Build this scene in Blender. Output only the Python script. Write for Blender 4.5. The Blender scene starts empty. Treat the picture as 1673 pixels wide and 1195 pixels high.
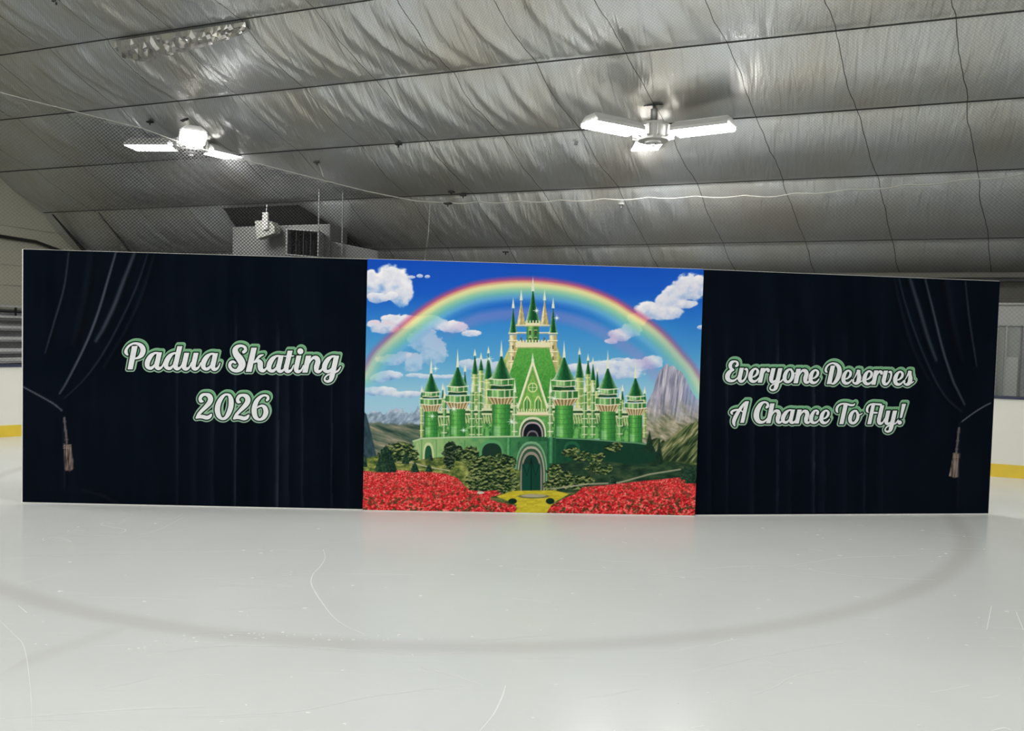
import bpy, math, random
import numpy as np
from mathutils import Vector
random.seed(7)
S = bpy.context.scene
col = S.collection
R = math.radians

# ------------------------------------------------------------------ camera, world, light, exposure
F_PX, PITCH, ROLL, CAM_H = 1250.0, 0.0375, 0.0266, 1.6233
cam_d = bpy.data.cameras.new('camera')
cam = bpy.data.objects.new('camera', cam_d)
col.objects.link(cam)
cam_d.sensor_fit = 'HORIZONTAL'
cam_d.sensor_width = 36.0
cam_d.lens = 36.0 * F_PX / 1673.0
cam_d.clip_start = 0.05
cam_d.clip_end = 200
cam.location = (0, 0, CAM_H)
fw = Vector((0, math.cos(PITCH), -math.sin(PITCH)))
up0 = Vector((0, math.sin(PITCH), math.cos(PITCH)))
rt0 = Vector((1, 0, 0))
up = up0 * math.cos(ROLL) - rt0 * math.sin(ROLL)
rt = rt0 * math.cos(ROLL) + up0 * math.sin(ROLL)
from mathutils import Matrix
cam.rotation_euler = Matrix((rt, up, -fw)).transposed().to_euler()
S.camera = cam
S.view_settings.view_transform = 'Standard'
S.view_settings.look = 'None'
S.view_settings.gamma = 1.0
S.view_settings.use_curve_mapping = False
S.view_settings.exposure = 0.12
try:
    S.cycles.use_denoising = True
    S.cycles.max_bounces = 7
    S.cycles.sample_clamp_indirect = 6
except Exception:
    pass

world = bpy.data.worlds.new('hall_air')
S.world = world
world.use_nodes = True
world.node_tree.nodes['Background'].inputs[0].default_value = (0.95, 0.98, 1.0, 1)
world.node_tree.nodes['Background'].inputs[1].default_value = 0.06

# hall frame: U points across the rink to the far boards, V runs along the rink to the left end
TH = 1.2114
U = np.array([math.cos(TH), math.sin(TH), 0.0])
V = np.array([-math.sin(TH), math.cos(TH), 0.0])
def W(u, v, z=0.0):
    return (U[0] * u + V[0] * v, U[1] * u + V[1] * v, z)
KS, Z0 = 0.6086, 11.266            # roof slope: z = Z0 - KS*u
U_D, U_E, Z_E, Z_BOT = 11.9, 12.8, 3.233, 2.737
V_END = 15.3
def roof_z(u): return Z0 - KS * u

LAMP_POWER = 175.0
def area_lamp(u, v, z, p=LAMP_POWER):
    l = bpy.data.lights.new('ceiling_lamp_light', 'AREA')
    l.shape = 'DISK'; l.size = 1.3; l.energy = p
    l.color = (1.0, 0.995, 0.975)
    o = bpy.data.objects.new('ceiling_lamp_light', l)
    col.objects.link(o); o.location = W(u, v, z)
    return o
# the further rows of the hall's lamps, outside the view (the two in view are built as fixtures below)
for (u, v) in ((4.4, 9.6), (4.4, 2.0), (4.4, -5.6), (-2.4, 9.6), (-2.4, 2.0), (-2.4, -5.6), (-8.3, 5.8), (-8.3, -1.8), (-8.3, -9.0)):
    zz = (roof_z(u) if u > 1 else roof_z(2 - u)) - 0.5
    area_lamp(u, v, zz, LAMP_POWER * (.78 if u > 0 else 1.05 if u > -5 else 2.5))

# ------------------------------------------------------------------ helpers
def mkmesh(name, verts, faces, mat=None, parent=None, smooth=False, mats=None, fmat=None):
    me = bpy.data.meshes.new(name)
    me.from_pydata([tuple(map(float, p)) for p in verts], [], faces)
    if mats:
        for m in mats: me.materials.append(m)
        if fmat is not None: me.polygons.foreach_set('material_index', fmat)
    elif mat: me.materials.append(mat)
    if smooth: me.polygons.foreach_set('use_smooth', [True] * len(me.polygons))
    me.update()
    o = bpy.data.objects.new(name, me)
    col.objects.link(o)
    if parent is not None: o.parent = parent
    return o

def recentre(o):
    """put a top-level mesh's origin at the bottom centre of its own geometry"""
    me = o.data
    n = len(me.vertices)
    a = np.empty(n * 3, np.float32); me.vertices.foreach_get('co', a); a = a.reshape(-1, 3)
    c = np.array([(a[:, 0].min() + a[:, 0].max()) / 2, (a[:, 1].min() + a[:, 1].max()) / 2, a[:, 2].min()])
    me.vertices.foreach_set('co', (a - c).astype(np.float32).ravel()); me.update()
    o.location = Vector(c) + o.location
    return o

def empty(name, loc=(0, 0, 0), rz=0.0):
    o = bpy.data.objects.new(name, None)
    o.empty_display_size = 0.1
    col.objects.link(o); o.location = loc; o.rotation_euler = (0, 0, rz)
    return o

def tag(o, label=None, cat=None, group=None, kind=None):
    if label: o['label'] = label
    if cat: o['category'] = cat
    if group: o['group'] = group
    if kind: o['kind'] = kind
    return o

class MB:
    """collects simple shapes and links them as ONE mesh object"""
    def __init__(s): s.v = []; s.f = []
    def add(s, vs, fs):
        b = len(s.v); s.v += [tuple(p) for p in vs]; s.f += [tuple(b + i for i in f) for f in fs]
    def hexa(s, p):   # 8 corners: bottom 4, top 4 (both counter-clockwise)
        s.add(p, [(3, 2, 1, 0), (4, 5, 6, 7), (0, 1, 5, 4), (1, 2, 6, 5), (2, 3, 7, 6), (3, 0, 4, 7)])
    def box(s, x0, x1, y0, y1, z0, z1):
        s.hexa([(x0, y0, z0), (x1, y0, z0), (x1, y1, z0), (x0, y1, z0), (x0, y0, z1), (x1, y0, z1), (x1, y1, z1), (x0, y1, z1)])
    def hbox(s, u0, u1, v0, v1, z0, z1):  # in the hall frame
        s.hexa([W(u0, v0, z0), W(u1, v0, z0), W(u1, v1, z0), W(u0, v1, z0), W(u0, v0, z1), W(u1, v0, z1), W(u1, v1, z1), W(u0, v1, z1)])
    def prism(s, ring_a, ring_b):
        n = len(ring_a)
        s.add(list(ring_a) + list(ring_b), [tuple(range(n))[::-1], tuple(range(n, 2 * n))] + [(i, (i + 1) % n, n + (i + 1) % n, n + i) for i in range(n)])
    def tube(s, pts, r, n=6):
        pts = [Vector(p) for p in pts]; rings = []
        for i, p in enumerate(pts):
            d = (pts[min(i + 1, len(pts) - 1)] - pts[max(i - 1, 0)]).normalized()
            a = d.orthogonal().normalized() if abs(d.z) > .95 else d.cross(Vector((0, 0, 1))).normalized()
            b = d.cross(a)
            rr = r[i] if isinstance(r, (list, tuple)) else r
            rings.append([p + a * (math.cos(2 * math.pi * k / n) * rr) + b * (math.sin(2 * math.pi * k / n) * rr) for k in range(n)])
        vs = [q for g in rings for q in g]; fs = []
        for i in range(len(pts) - 1):
            for k in range(n):
                fs.append((i * n + k, i * n + (k + 1) % n, (i + 1) * n + (k + 1) % n, (i + 1) * n + k))
        fs.append(tuple(range(n))[::-1]); fs.append(tuple((len(pts) - 1) * n + k for k in range(n)))
        s.add(vs, fs)
    def lathe(s, prof, n=24, c=(0, 0, 0)):
        vs = []; fs = []
        for (r, z) in prof:
            for k in range(n):
                a = 2 * math.pi * k / n; vs.append((c[0] + r * math.cos(a), c[1] + r * math.sin(a), c[2] + z))
        m = len(prof)
        for i in range(m - 1):
            for k in range(n): fs.append((i * n + k, i * n + (k + 1) % n, (i + 1) * n + (k + 1) % n, (i + 1) * n + k))
        fs.append(tuple(range(n))[::-1]); fs.append(tuple((m - 1) * n + k for k in range(n)))
        s.add(vs, fs)
    def build(s, name, mat, parent=None, smooth=False, bevel=0.0):
        o = mkmesh(name, s.v, s.f, mat, parent, smooth)
        if bevel:
            b = o.modifiers.new('bevel', 'BEVEL'); b.width = bevel; b.segments = 2; b.limit_method = 'ANGLE'
        return o

def nodes(m): return m.node_tree.nodes, m.node_tree.links
def mat(name, rgb, rough=0.6, metal=0.0, spec=0.5, noise=0.0, nscale=8.0, bump=0.0, bscale=40.0):
    m = bpy.data.materials.new(name); m.use_nodes = True
    N, L = nodes(m); b = N['Principled BSDF']
    b.inputs['Base Color'].default_value = (*rgb, 1); b.inputs['Roughness'].default_value = rough
    b.inputs['Metallic'].default_value = metal; b.inputs['Specular IOR Level'].default_value = spec
    tc = N.new('ShaderNodeTexCoord')
    if noise:
        t = N.new('ShaderNodeTexNoise'); t.inputs['Scale'].default_value = nscale; t.inputs['Detail'].default_value = 5
        L.new(tc.outputs['Object'], t.inputs['Vector'])
        mx = N.new('ShaderNodeMixRGB'); mx.blend_type = 'MIX'
        mx.inputs[1].default_value = (*[c * (1 - noise) for c in rgb], 1); mx.inputs[2].default_value = (*[min(1, c * (1 + noise)) for c in rgb], 1)
        L.new(t.outputs['Fac'], mx.inputs[0]); L.new(mx.outputs[0], b.inputs['Base Color'])
    if bump:
        t = N.new('ShaderNodeTexNoise'); t.inputs['Scale'].default_value = bscale; t.inputs['Detail'].default_value = 4
        L.new(tc.outputs['Object'], t.inputs['Vector'])
        bp = N.new('ShaderNodeBump'); bp.inputs['Strength'].default_value = bump; bp.inputs['Distance'].default_value = 0.01
        L.new(t.outputs['Fac'], bp.inputs['Height']); L.new(bp.outputs[0], b.inputs['Normal'])
    return m
def emis(name, rgb, strength):
    m = bpy.data.materials.new(name); m.use_nodes = True
    b = nodes(m)[0]['Principled BSDF']
    b.inputs['Base Color'].default_value = (0.8, 0.8, 0.8, 1)
    b.inputs['Emission Color'].default_value = (*rgb, 1); b.inputs['Emission Strength'].default_value = strength
    return m
def math_node(N, L, op, a, b=None, c=None):
    n = N.new('ShaderNodeMath'); n.operation = op
    for i, x in enumerate((a, b, c)):
        if x is None: continue
        if isinstance(x, (int, float)): n.inputs[i].default_value = x
        else: L.new(x, n.inputs[i])
    return n.outputs[0]

# ---- smooth value noise in numpy
def vnoise(x, y, seed=0):
    rng = np.random.RandomState(seed); T = rng.rand(256, 256)
    xi = np.floor(x).astype(int); yi = np.floor(y).astype(int)
    fx = x - xi; fy = y - yi; fx = fx * fx * (3 - 2 * fx); fy = fy * fy * (3 - 2 * fy)
    a = T[xi & 255, yi & 255]; b = T[(xi + 1) & 255, yi & 255]; c = T[xi & 255, (yi + 1) & 255]; d = T[(xi + 1) & 255, (yi + 1) & 255]
    return (a * (1 - fx) + b * fx) * (1 - fy) + (c * (1 - fx) + d * fx) * fy
def fbm(x, y, seed=0, o=4):
    r = 0; a = .5
    for k in range(o): r = r + a * vnoise(x * 2 ** k + 13.7 * k, y * 2 ** k + 7.1 * k, seed + k); a *= .5
    return r / (1 - .5 ** o)
def fbr(x, y, seed=0, o=4):   # the same with every octave turned, so no grid shows
    r = 0; a = .5
    for k in range(o):
        c, s_ = math.cos(.6 + 1.1 * k), math.sin(.6 + 1.1 * k); q = 1.93 ** k
        r = r + a * vnoise((x * c - y * s_) * q + 13.7 * k + 60, (x * s_ + y * c) * q + 7.1 * k + 60, seed + k); a *= .5
    return r / (1 - .5 ** o)
def sst(a, b, x):
    t = np.clip((x - a) / (b - a), 0, 1); return t * t * (3 - 2 * t)

# ------------------------------------------------------------------ materials
def foil_material():
    m = bpy.data.materials.new('foil_insulation'); m.use_nodes = True
    N, L = nodes(m); b = N['Principled BSDF']
    uv = N.new('ShaderNodeUVMap'); uv.uv_map = 'UVMap'
    sep = N.new('ShaderNodeSeparateXYZ'); L.new(uv.outputs[0], sep.inputs[0])
    v, s = sep.outputs[0], sep.outputs[1]
    # woven scrim, a fine diamond weave printed into the foil
    def lines(e, p, w):
        f = math_node(N, L, 'FRACT', math_node(N, L, 'DIVIDE', e, p))
        d = math_node(N, L, 'ABSOLUTE', math_node(N, L, 'SUBTRACT', f, 0.5))
        return math_node(N, L, 'LESS_THAN', d, w)
    p = 0.045
    l1 = lines(math_node(N, L, 'ADD', v, s), p, 0.13); l2 = lines(math_node(N, L, 'SUBTRACT', v, s), p, 0.13)
    weave = math_node(N, L, 'MAXIMUM', l1, l2)
    # lapped seams that run up the slope
    sh = math_node(N, L, 'ADD', v, math_node(N, L, 'MULTIPLY', math_node(N, L, 'ADD', s, 1.2), 0.27))
    wn = N.new('ShaderNodeTexNoise'); wn.inputs['Scale'].default_value = 1.3; L.new(uv.outputs[0], wn.inputs['Vector'])
    sh2 = math_node(N, L, 'ADD', sh, math_node(N, L, 'MULTIPLY', math_node(N, L, 'SUBTRACT', wn.outputs['Fac'], .5), .16))
    f = math_node(N, L, 'FRACT', math_node(N, L, 'DIVIDE', math_node(N, L, 'ADD', sh2, 100 * 1.23 - 0.64), 1.23))
    seam = math_node(N, L, 'LESS_THAN', f, 0.009)
    tc = N.new('ShaderNodeTexCoord')
    big = N.new('ShaderNodeTexNoise'); big.inputs['Scale'].default_value = 0.9; big.inputs['Detail'].default_value = 4
    L.new(tc.outputs['Object'], big.inputs['Vector'])
    cr = N.new('ShaderNodeValToRGB'); e = cr.color_ramp.elements
    e[0].position = .3; e[0].color = (.64, .615, .56, 1); e[1].position = .7; e[1].color = (.74, .78, .82, 1)  # warm to cool-blue noise in the colour imitates the foil's uneven reflections
    L.new(big.outputs['Fac'], cr.inputs[0])
    m1 = N.new('ShaderNodeMixRGB'); m1.inputs[2].default_value = (.30, .30, .29, 1)
    L.new(math_node(N, L, 'MULTIPLY', weave, .30), m1.inputs[0]); L.new(cr.outputs[0], m1.inputs[1])
    m2 = N.new('ShaderNodeMixRGB'); m2.inputs[2].default_value = (.05, .05, .05, 1)
    L.new(math_node(N, L, 'MULTIPLY', seam, .85), m2.inputs[0]); L.new(m1.outputs[0], m2.inputs[1])
    L.new(m2.outputs[0], b.inputs['Base Color'])
    b.inputs['Metallic'].default_value = 0.82
    b.inputs['Roughness'].default_value = 0.37
    # fine crinkle stretched along the slope
    mp = N.new('ShaderNodeMapping'); mp.inputs['Scale'].default_value = (9, 1.4, 1); L.new(uv.outputs[0], mp.inputs[0])
    n1 = N.new('ShaderNodeTexNoise'); n1.inputs['Scale'].default_value = 1.0; n1.inputs['Detail'].default_value = 6; n1.inputs['Distortion'].default_value = .6
    L.new(mp.outputs[0], n1.inputs['Vector'])
    n2 = N.new('ShaderNodeTexNoise'); n2.inputs['Scale'].default_value = 6; n2.inputs['Detail'].default_value = 5; L.new(uv.outputs[0], n2.inputs['Vector'])
    h = math_node(N, L, 'ADD', n1.outputs['Fac'], math_node(N, L, 'MULTIPLY', n2.outputs['Fac'], .25))
    h = math_node(N, L, 'ADD', h, math_node(N, L, 'MULTIPLY', weave, .03))
    bp = N.new('ShaderNodeBump'); bp.inputs['Strength'].default_value = .7; bp.inputs['Distance'].default_value = .03
    L.new(h, bp.inputs['Height']); L.new(bp.outputs[0], b.inputs['Normal'])
    return m
FOIL = foil_material()
BLACK = mat('black_metal', (.010, .010, .011), .5)
DARKLINE = mat('purlin_dark_line', (.03, .03, .03), .6)
WHITE_METAL = mat('white_lamp_metal', (.42, .42, .41), .45, noise=.05)
GREY_METAL = mat('grey_duct_metal', (.15, .155, .15), .5, .2, noise=.12, nscale=3)
GREY_METAL2 = mat('galvanised_hood', (.30, .31, .31), .4, .4, noise=.1, nscale=5)
BEIGE = mat('beige_wall_paint', (.37, .365, .295), .75, noise=.06, nscale=1.5, bump=.1)
OLIVE = mat('dark_olive_wall', (.075, .074, .062), .85, noise=.2, nscale=20)
BOARD_WHITE = mat('white_board_plastic', (.78, .77, .71), .4, noise=.05, nscale=3, bump=.15, bscale=6)
BLUE_CAP = mat('navy_cap_rail', (.02, .028, .07), .4)
YELLOW = mat('yellow_kick_plate', (.78, .56, .045), .4, noise=.1, nscale=6)
BENCH = mat('grey_bench_plank', (.46, .47, .46), .5, .2, noise=.15, nscale=6)
RISER = mat('dark_bleacher_riser', (.24, .245, .25), .7, noise=.3, nscale=12)
WIRE = mat('pale_wire', (.34, .34, .31), .5)
ROD = mat('grey_hanger_rod', (.24, .25, .25), .4, .5)
NETM = mat('black_net_cord', (.012, .012, .013), .8)
RUBBER = mat('rubber_walkway', (.05, .05, .05), .9)
PANE = mat('grey_window_pane', (.25, .275, .26), .25, noise=.1, nscale=1.2)
PANE_TOP = mat('pale_transom_panel', (.35, .355, .34), .4)
WFRAME = mat('pale_window_frame', (.33, .335, .32), .4)
EDGE_WHITE = mat('white_fabric_edge', (.75, .75, .72), .7)
LED = emis('led_light', (1.0, .985, .95), 62.0)
TAPE = mat('shiny_foil_tape', (.72, .71, .69), .24, .95, bump=.5, bscale=14)

# ------------------------------------------------------------------ the ceiling (foil sheets, sagging between purlins)
BAY = 1.229
def build_ceiling():
    us = math.hypot(1, KS)
    nrm1 = -(U * KS + np.array([0, 0, 1.0])) / us       # inward normal of the slope
    L1 = (U_D - 1.0) * us
    f2 = np.array([U_E - U_D, Z_E - (roof_z(U_D))]); L2 = np.hypot(*f2)
    nrm2 = np.array([0, 0, 0.0]) + U * (f2[1] / L2) * 1.0 + np.array([0, 0, -f2[0] / L2]) * 1.0
    L3 = .685
    # s measured from D: negative = up the slope
    s = np.concatenate([np.arange(-L1, -8 * BAY, .25), np.arange(-8 * BAY, 0, BAY / 18), np.linspace(0, L2, 22)[:-1], L2 + np.linspace(0, L3, 10)])
    v = np.concatenate([np.arange(-14, -5, .3), np.arange(-5, 13.5, .045), np.linspace(13.5, V_END, 14)])
    SS, VV = np.meshgrid(s, v, indexing='ij')
    P = np.zeros(SS.shape + (3,)); NN = np.zeros_like(P)
    u1 = U_D + SS / us
    on1 = SS <= 0
    t2 = np.clip(SS / L2, 0, 1); u2 = U_D + f2[0] * t2; z2 = roof_z(U_D) + f2[1] * t2
    z3 = Z_E + (SS - L2) * f2[1] / L2; u3 = U_E + (SS - L2) * f2[0] / L2
    uu = np.where(on1, u1, np.where(SS <= L2, u2, u3)); zz = np.where(on1, roof_z(u1), np.where(SS <= L2, z2, z3))
    for k in range(3): P[..., k] = uu * U[k] + VV * V[k] + (zz if k == 2 else 0)
    NN[...] = nrm1; NN[~on1] = nrm2; pass
    # creases: long folds that run up each sheet, bowed a little, strongest on the left part of the hall
    bay_t = np.where(on1, (SS / BAY) % 1.0, np.where(SS <= L2, t2, np.clip((SS - L2) / L3, 0, 1) * .9))
    bay_i = np.floor(SS / BAY)
    arch = np.sin(np.pi * np.clip(bay_t, 0, 1))
    vs = VV + (.31 + .22 * sst(1, 8, VV)) * SS - .09 * arch * sst(-1, 5, VV) + bay_i * 3.7
    a = fbm(vs * 2.6 + 50, SS * .28 + 20, 3, 3); ridge = (1 - np.abs(2 * a - 1)) ** 5
    b = fbm(vs * 6.5 + 9, SS * .42 + 5, 11, 2); ridge2 = (1 - np.abs(2 * b - 1)) ** 3
    c = fbm(vs * .9, SS * .5 + 3, 17, 2) - .5
    left = .30 + .70 * sst(-.5, 3.5, VV)
    lowf = np.where(SS > 0, .6, .65 + .5 * sst(-1.2, -3.2, SS))
    disp = left * lowf * (ridge * .050 + ridge2 * .020 + c * .08) * (arch ** .55 * .8 + .2) + arch * .045
    pk = vnoise(VV * 9, SS * 9, 31) * np.exp(-((bay_t - 1) ** 2) / .012) * .008 * (SS <= 0)
    disp = disp + pk + .02 * (SS > L2) * (1 - (SS - L2) / L3) * 0
    disp = np.where(on1 & (np.abs(bay_t) < 1e-6), 0, disp)
    P += NN * disp[..., None]
    ns, nv = SS.shape
    verts = P.reshape(-1, 3)
    idx = np.arange(ns * nv).reshape(ns, nv)
    q = np.stack([idx[:-1, :-1], idx[:-1, 1:], idx[1:, 1:], idx[1:, :-1]], -1).reshape(-1, 4)
    me = bpy.data.meshes.new('ceiling')
    me.vertices.add(len(verts)); me.vertices.foreach_set('co', verts.astype(np.float32).ravel())
    me.loops.add(q.size); me.loops.foreach_set('vertex_index', q.ravel().astype(np.int32))
    me.polygons.add(len(q)); me.polygons.foreach_set('loop_start', np.arange(0, q.size, 4, dtype=np.int32))
    me.update(calc_edges=True)
    me.polygons.foreach_set('use_smooth', np.ones(len(q), bool))
    uvl = me.uv_layers.new(name='UVMap')
    uvs = np.stack([VV.ravel(), SS.ravel()], -1)[q.ravel()]
    uvl.data.foreach_set('uv', uvs.astype(np.float32).ravel())
    me.materials.append(FOIL); me.validate()
    o = bpy.data.objects.new('ceiling', me); col.objects.link(o)
    tag(o, 'silver foil insulation ceiling sloping over the rink in creased sheets', kind='structure')
    return us, L1, nrm1
US, L1, NRM = build_ceiling()
# near slope of the roof, behind the ridge
mb = MB(); zr = roof_z(1.0)
mb.add([W(1, -14, zr), W(1, V_END, zr), W(-11, V_END, zr - 12 * KS), W(-11, -14, zr - 12 * KS)], [(0, 1, 2, 3)])
o = mb.build('ceiling', FOIL); o.data.uv_layers.new(name='UVMap'); tag(o, kind='structure')
# purlins: the thin dark lines between the foil sheets
for k in range(0, 9):
    s_ = -k * BAY; u = U_D + s_ / US; z = roof_z(u)
    if u < 1: break
    mb = MB(); pts = [Vector(W(u, v, z)) + Vector(NRM) * .008 for v in np.linspace(-14, V_END - .02, 40)]
    mb.tube(pts, .009 if k else .007, 4)
    tag(mb.build('trim_%d' % (k + 1), DARKLINE), 'dark purlin line between two foil sheets of the ceiling', kind='structure')
mb = MB(); mb.tube([Vector(W(U_E - .03, v, Z_E - .01)) for v in np.linspace(-14, V_END - .02, 40)], .008, 4)
tag(mb.build('trim_10', DARKLINE), 'dark line where the steep foil meets the hanging foil edge', kind='structure')

# ------------------------------------------------------------------ walls
# far wall: olive band below the foil
mb = MB(); mb.hbox(12.82, 13.32, -14, V_END, 0, 2.742)
tag(mb.build('wall_far', OLIVE), 'dark olive far wall under the foil ceiling edge', kind='structure')
mb = MB(); mb.hbox(12.74, 12.82, -14, V_END, 2.655, 2.72)
tag(mb.build('trim_11', mat('olive_trim', (.10, .098, .085), .8)), 'olive trim board under the hanging foil edge', kind='structure')
mb = MB(); mb.hbox(12.70, 12.82, -14, V_END, 2.60, 2.64)
tag(mb.build('trim_12', BLACK), 'black pipe line under the foil edge', kind='structure')
mb = MB(); mb.hbox(-11.15, -11, -14, V_END, 0, 6)
tag(mb.build('wall_near', BEIGE), 'beige wall behind the viewer', kind='structure')
pr_ = [(-11, 0), (12.82, 0), (12.82, Z_E), (U_D, roof_z(U_D)), (1.0, roof_z(1.0)), (-11, roof_z(1.0) - 12 * KS)]
mb = MB(); mb.prism([W(u, -14, z) for u, z in pr_], [W(u, -14.12, z) for u, z in pr_])
tag(mb.build('wall_right', BEIGE), 'beige end wall to the right of the rink', kind='structure')
# end wall with its gable
zc = zr
poly = [(-11, 0), (12.82, 0), (12.82, Z_E), (U_D, roof_z(U_D)), (1.0, zc), (-11, zc - 12 * KS)]
mb = MB(); mb.prism([W(u, V_END, z) for u, z in poly], [W(u, V_END + .12, z) for u, z in poly])
tag(mb.build('wall_left', BEIGE), 'beige end wall behind the bleachers', kind='structure')
for i, z in enumerate((2.41, 2.83, 3.62)):
    mb = MB(); mb.hbox(-5, 12.7, V_END - .015, V_END, z, z + .02)
    tag(mb.build('trim_%d' % (13 + i), mat('beige_seam', (.36, .35, .29), .7)), 'thin horizontal seam on the beige end wall', kind='structure')
# dark arched cable pipe on the end wall
mb = MB(); mb.tube([W(u, V_END - .06, z) for u, z in ((9.6, 3.33), (10.2, 3.38), (10.87, 3.385), (11.67, 3.37), (12.24, 3.25), (12.7, 3.05))], .035, 8)
tag(recentre(mb.build('arched_conduit', BLACK, smooth=True)), 'black arched conduit bending along the beige end wall', 'pipe')
# black strips: the gaps where the end sheets of foil meet the end wall
for (k, va) in enumerate((14.9, 13.6)):
    mb = MB()
    L2 = math.hypot(U_E - U_D, Z_E - roof_z(U_D))
    for j in range(10):
        t0, t1 = j / 10, (j + 1) / 10; w0, w1 = (.02 + .07 * t0) / (1 + k), (.02 + .07 * t1) / (1 + k)
        def pt(t, v): return Vector(W(U_D + .9 * t - .10, v, roof_z(U_D) + (Z_E - roof_z(U_D)) * t - .08))
        mb.prism([pt(t0, va - w0), pt(t1, va - w1), pt(t1, va + w1), pt(t0, va + w0)], [p + Vector((0, 0, .012)) for p in (pt(t0, va - w0), pt(t1, va - w1), pt(t1, va + w1), pt(t0, va + w0))])
    tag(mb.build('trim_%d' % (16 + k), BLACK), 'black gap strip on the steep foil near the end wall', kind='structure')

# ------------------------------------------------------------------ ice
def ice_material():
    m = bpy.data.materials.new('rink_ice'); m.use_nodes = True
    N, L = nodes(m); b = N['Principled BSDF']
    tc = N.new('ShaderNodeTexCoord'); sep = N.new('ShaderNodeSeparateXYZ'); L.new(tc.outputs['Object'], sep.inputs[0])
    X, Y = sep.outputs[0], sep.outputs[1]
    dx = math_node(N, L, 'MULTIPLY', math_node(N, L, 'SUBTRACT', X, -.49), .97); dy = math_node(N, L, 'SUBTRACT', Y, 8.76)
    r = math_node(N, L, 'SQRT', math_node(N, L, 'ADD', math_node(N, L, 'MULTIPLY', dx, dx), math_node(N, L, 'MULTIPLY', dy, dy)))
    d = math_node(N, L, 'ABSOLUTE', math_node(N, L, 'SUBTRACT', r, 4.84))
    mr = N.new('ShaderNodeMapRange'); mr.interpolation_type = 'SMOOTHSTEP'
    mr.inputs[1].default_value = .015; mr.inputs[2].default_value = .13; mr.inputs[3].default_value = .22; mr.inputs[4].default_value = 0
    L.new(d, mr.inputs[0])
    # second faint painted line that leaves the circle towards the lower left
    e = math_node(N, L, 'ABSOLUTE', math_node(N, L, 'SUBTRACT', math_node(N, L, 'SUBTRACT', Y, math_node(N, L, 'MULTIPLY', X, 1.81)), 7.80))
    mr2 = N.new('ShaderNodeMapRange'); mr2.interpolation_type = 'SMOOTHSTEP'
    mr2.inputs[1].default_value = .03; mr2.inputs[2].default_value = .22; mr2.inputs[3].default_value = .10; mr2.inputs[4].default_value = 0
    L.new(e, mr2.inputs[0])
    g1 = math_node(N, L, 'LESS_THAN', X, -2.03); g2 = math_node(N, L, 'GREATER_THAN', X, -2.33)
    ln = math_node(N, L, 'MULTIPLY', mr2.outputs[0], math_node(N, L, 'MULTIPLY', g1, g2))
    ring = math_node(N, L, 'MAXIMUM', mr.outputs[0], ln)
    n = N.new('ShaderNodeTexNoise'); n.inputs['Scale'].default_value = .8; n.inputs['Detail'].default_value = 6; L.new(tc.outputs['Object'], n.inputs['Vector'])
    cr = N.new('ShaderNodeValToRGB'); q = cr.color_ramp.elements
    q[0].position = .3; q[0].color = (.65, .665, .65, 1); q[1].position = .75; q[1].color = (.69, .705, .69, 1)
    L.new(n.outputs['Fac'], cr.inputs[0])
    mx = N.new('ShaderNodeMixRGB'); mx.inputs[2].default_value = (.37, .28, .29, 1)
    L.new(ring, mx.inputs[0]); L.new(cr.outputs[0], mx.inputs[1])
    # frosty fine scratches
    mp = N.new('ShaderNodeMapping'); mp.inputs['Rotation'].default_value = (0, 0, .35); mp.inputs['Scale'].default_value = (1.2, 26, 1); L.new(tc.outputs['Object'], mp.inputs[0])
    n2 = N.new('ShaderNodeTexNoise'); n2.inputs['Scale'].default_value = 1.6; n2.inputs['Detail'].default_value = 8; n2.inputs['Distortion'].default_value = .8; L.new(mp.outputs[0], n2.inputs['Vector'])
    sc = math_node(N, L, 'MULTIPLY', math_node(N, L, 'GREATER_THAN', n2.outputs['Fac'], .66), .16)
    m3 = N.new('ShaderNodeMixRGB'); m3.inputs[2].default_value = (.78, .79, .77, 1); L.new(sc, m3.inputs[0]); L.new(mx.outputs[0], m3.inputs[1])
    L.new(m3.outputs[0], b.inputs['Base Color'])
    b.inputs['IOR'].default_value = 1.31
    b.inputs['Specular IOR Level'].default_value = .22
    rr = N.new('ShaderNodeMapRange'); rr.inputs[3].default_value = .16; rr.inputs[4].default_value = .26
    L.new(n.outputs['Fac'], rr.inputs[0]); L.new(rr.outputs[0], b.inputs['Roughness'])
    bp = N.new('ShaderNodeBump'); bp.inputs['Strength'].default_value = .12; bp.inputs['Distance'].default_value = .004
    L.new(n2.outputs['Fac'], bp.inputs['Height']); L.new(bp.outputs[0], b.inputs['Normal'])
    return m
mb = MB(); c = [W(-11, -14), W(13, -14), W(13, V_END), W(-11, V_END)]
mb.add(c, [(0, 1, 2, 3)])
o = mb.build('floor', ice_material())
tag(o, 'pale grey rink ice with a faint red circle under the surface', kind='structure')

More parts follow.
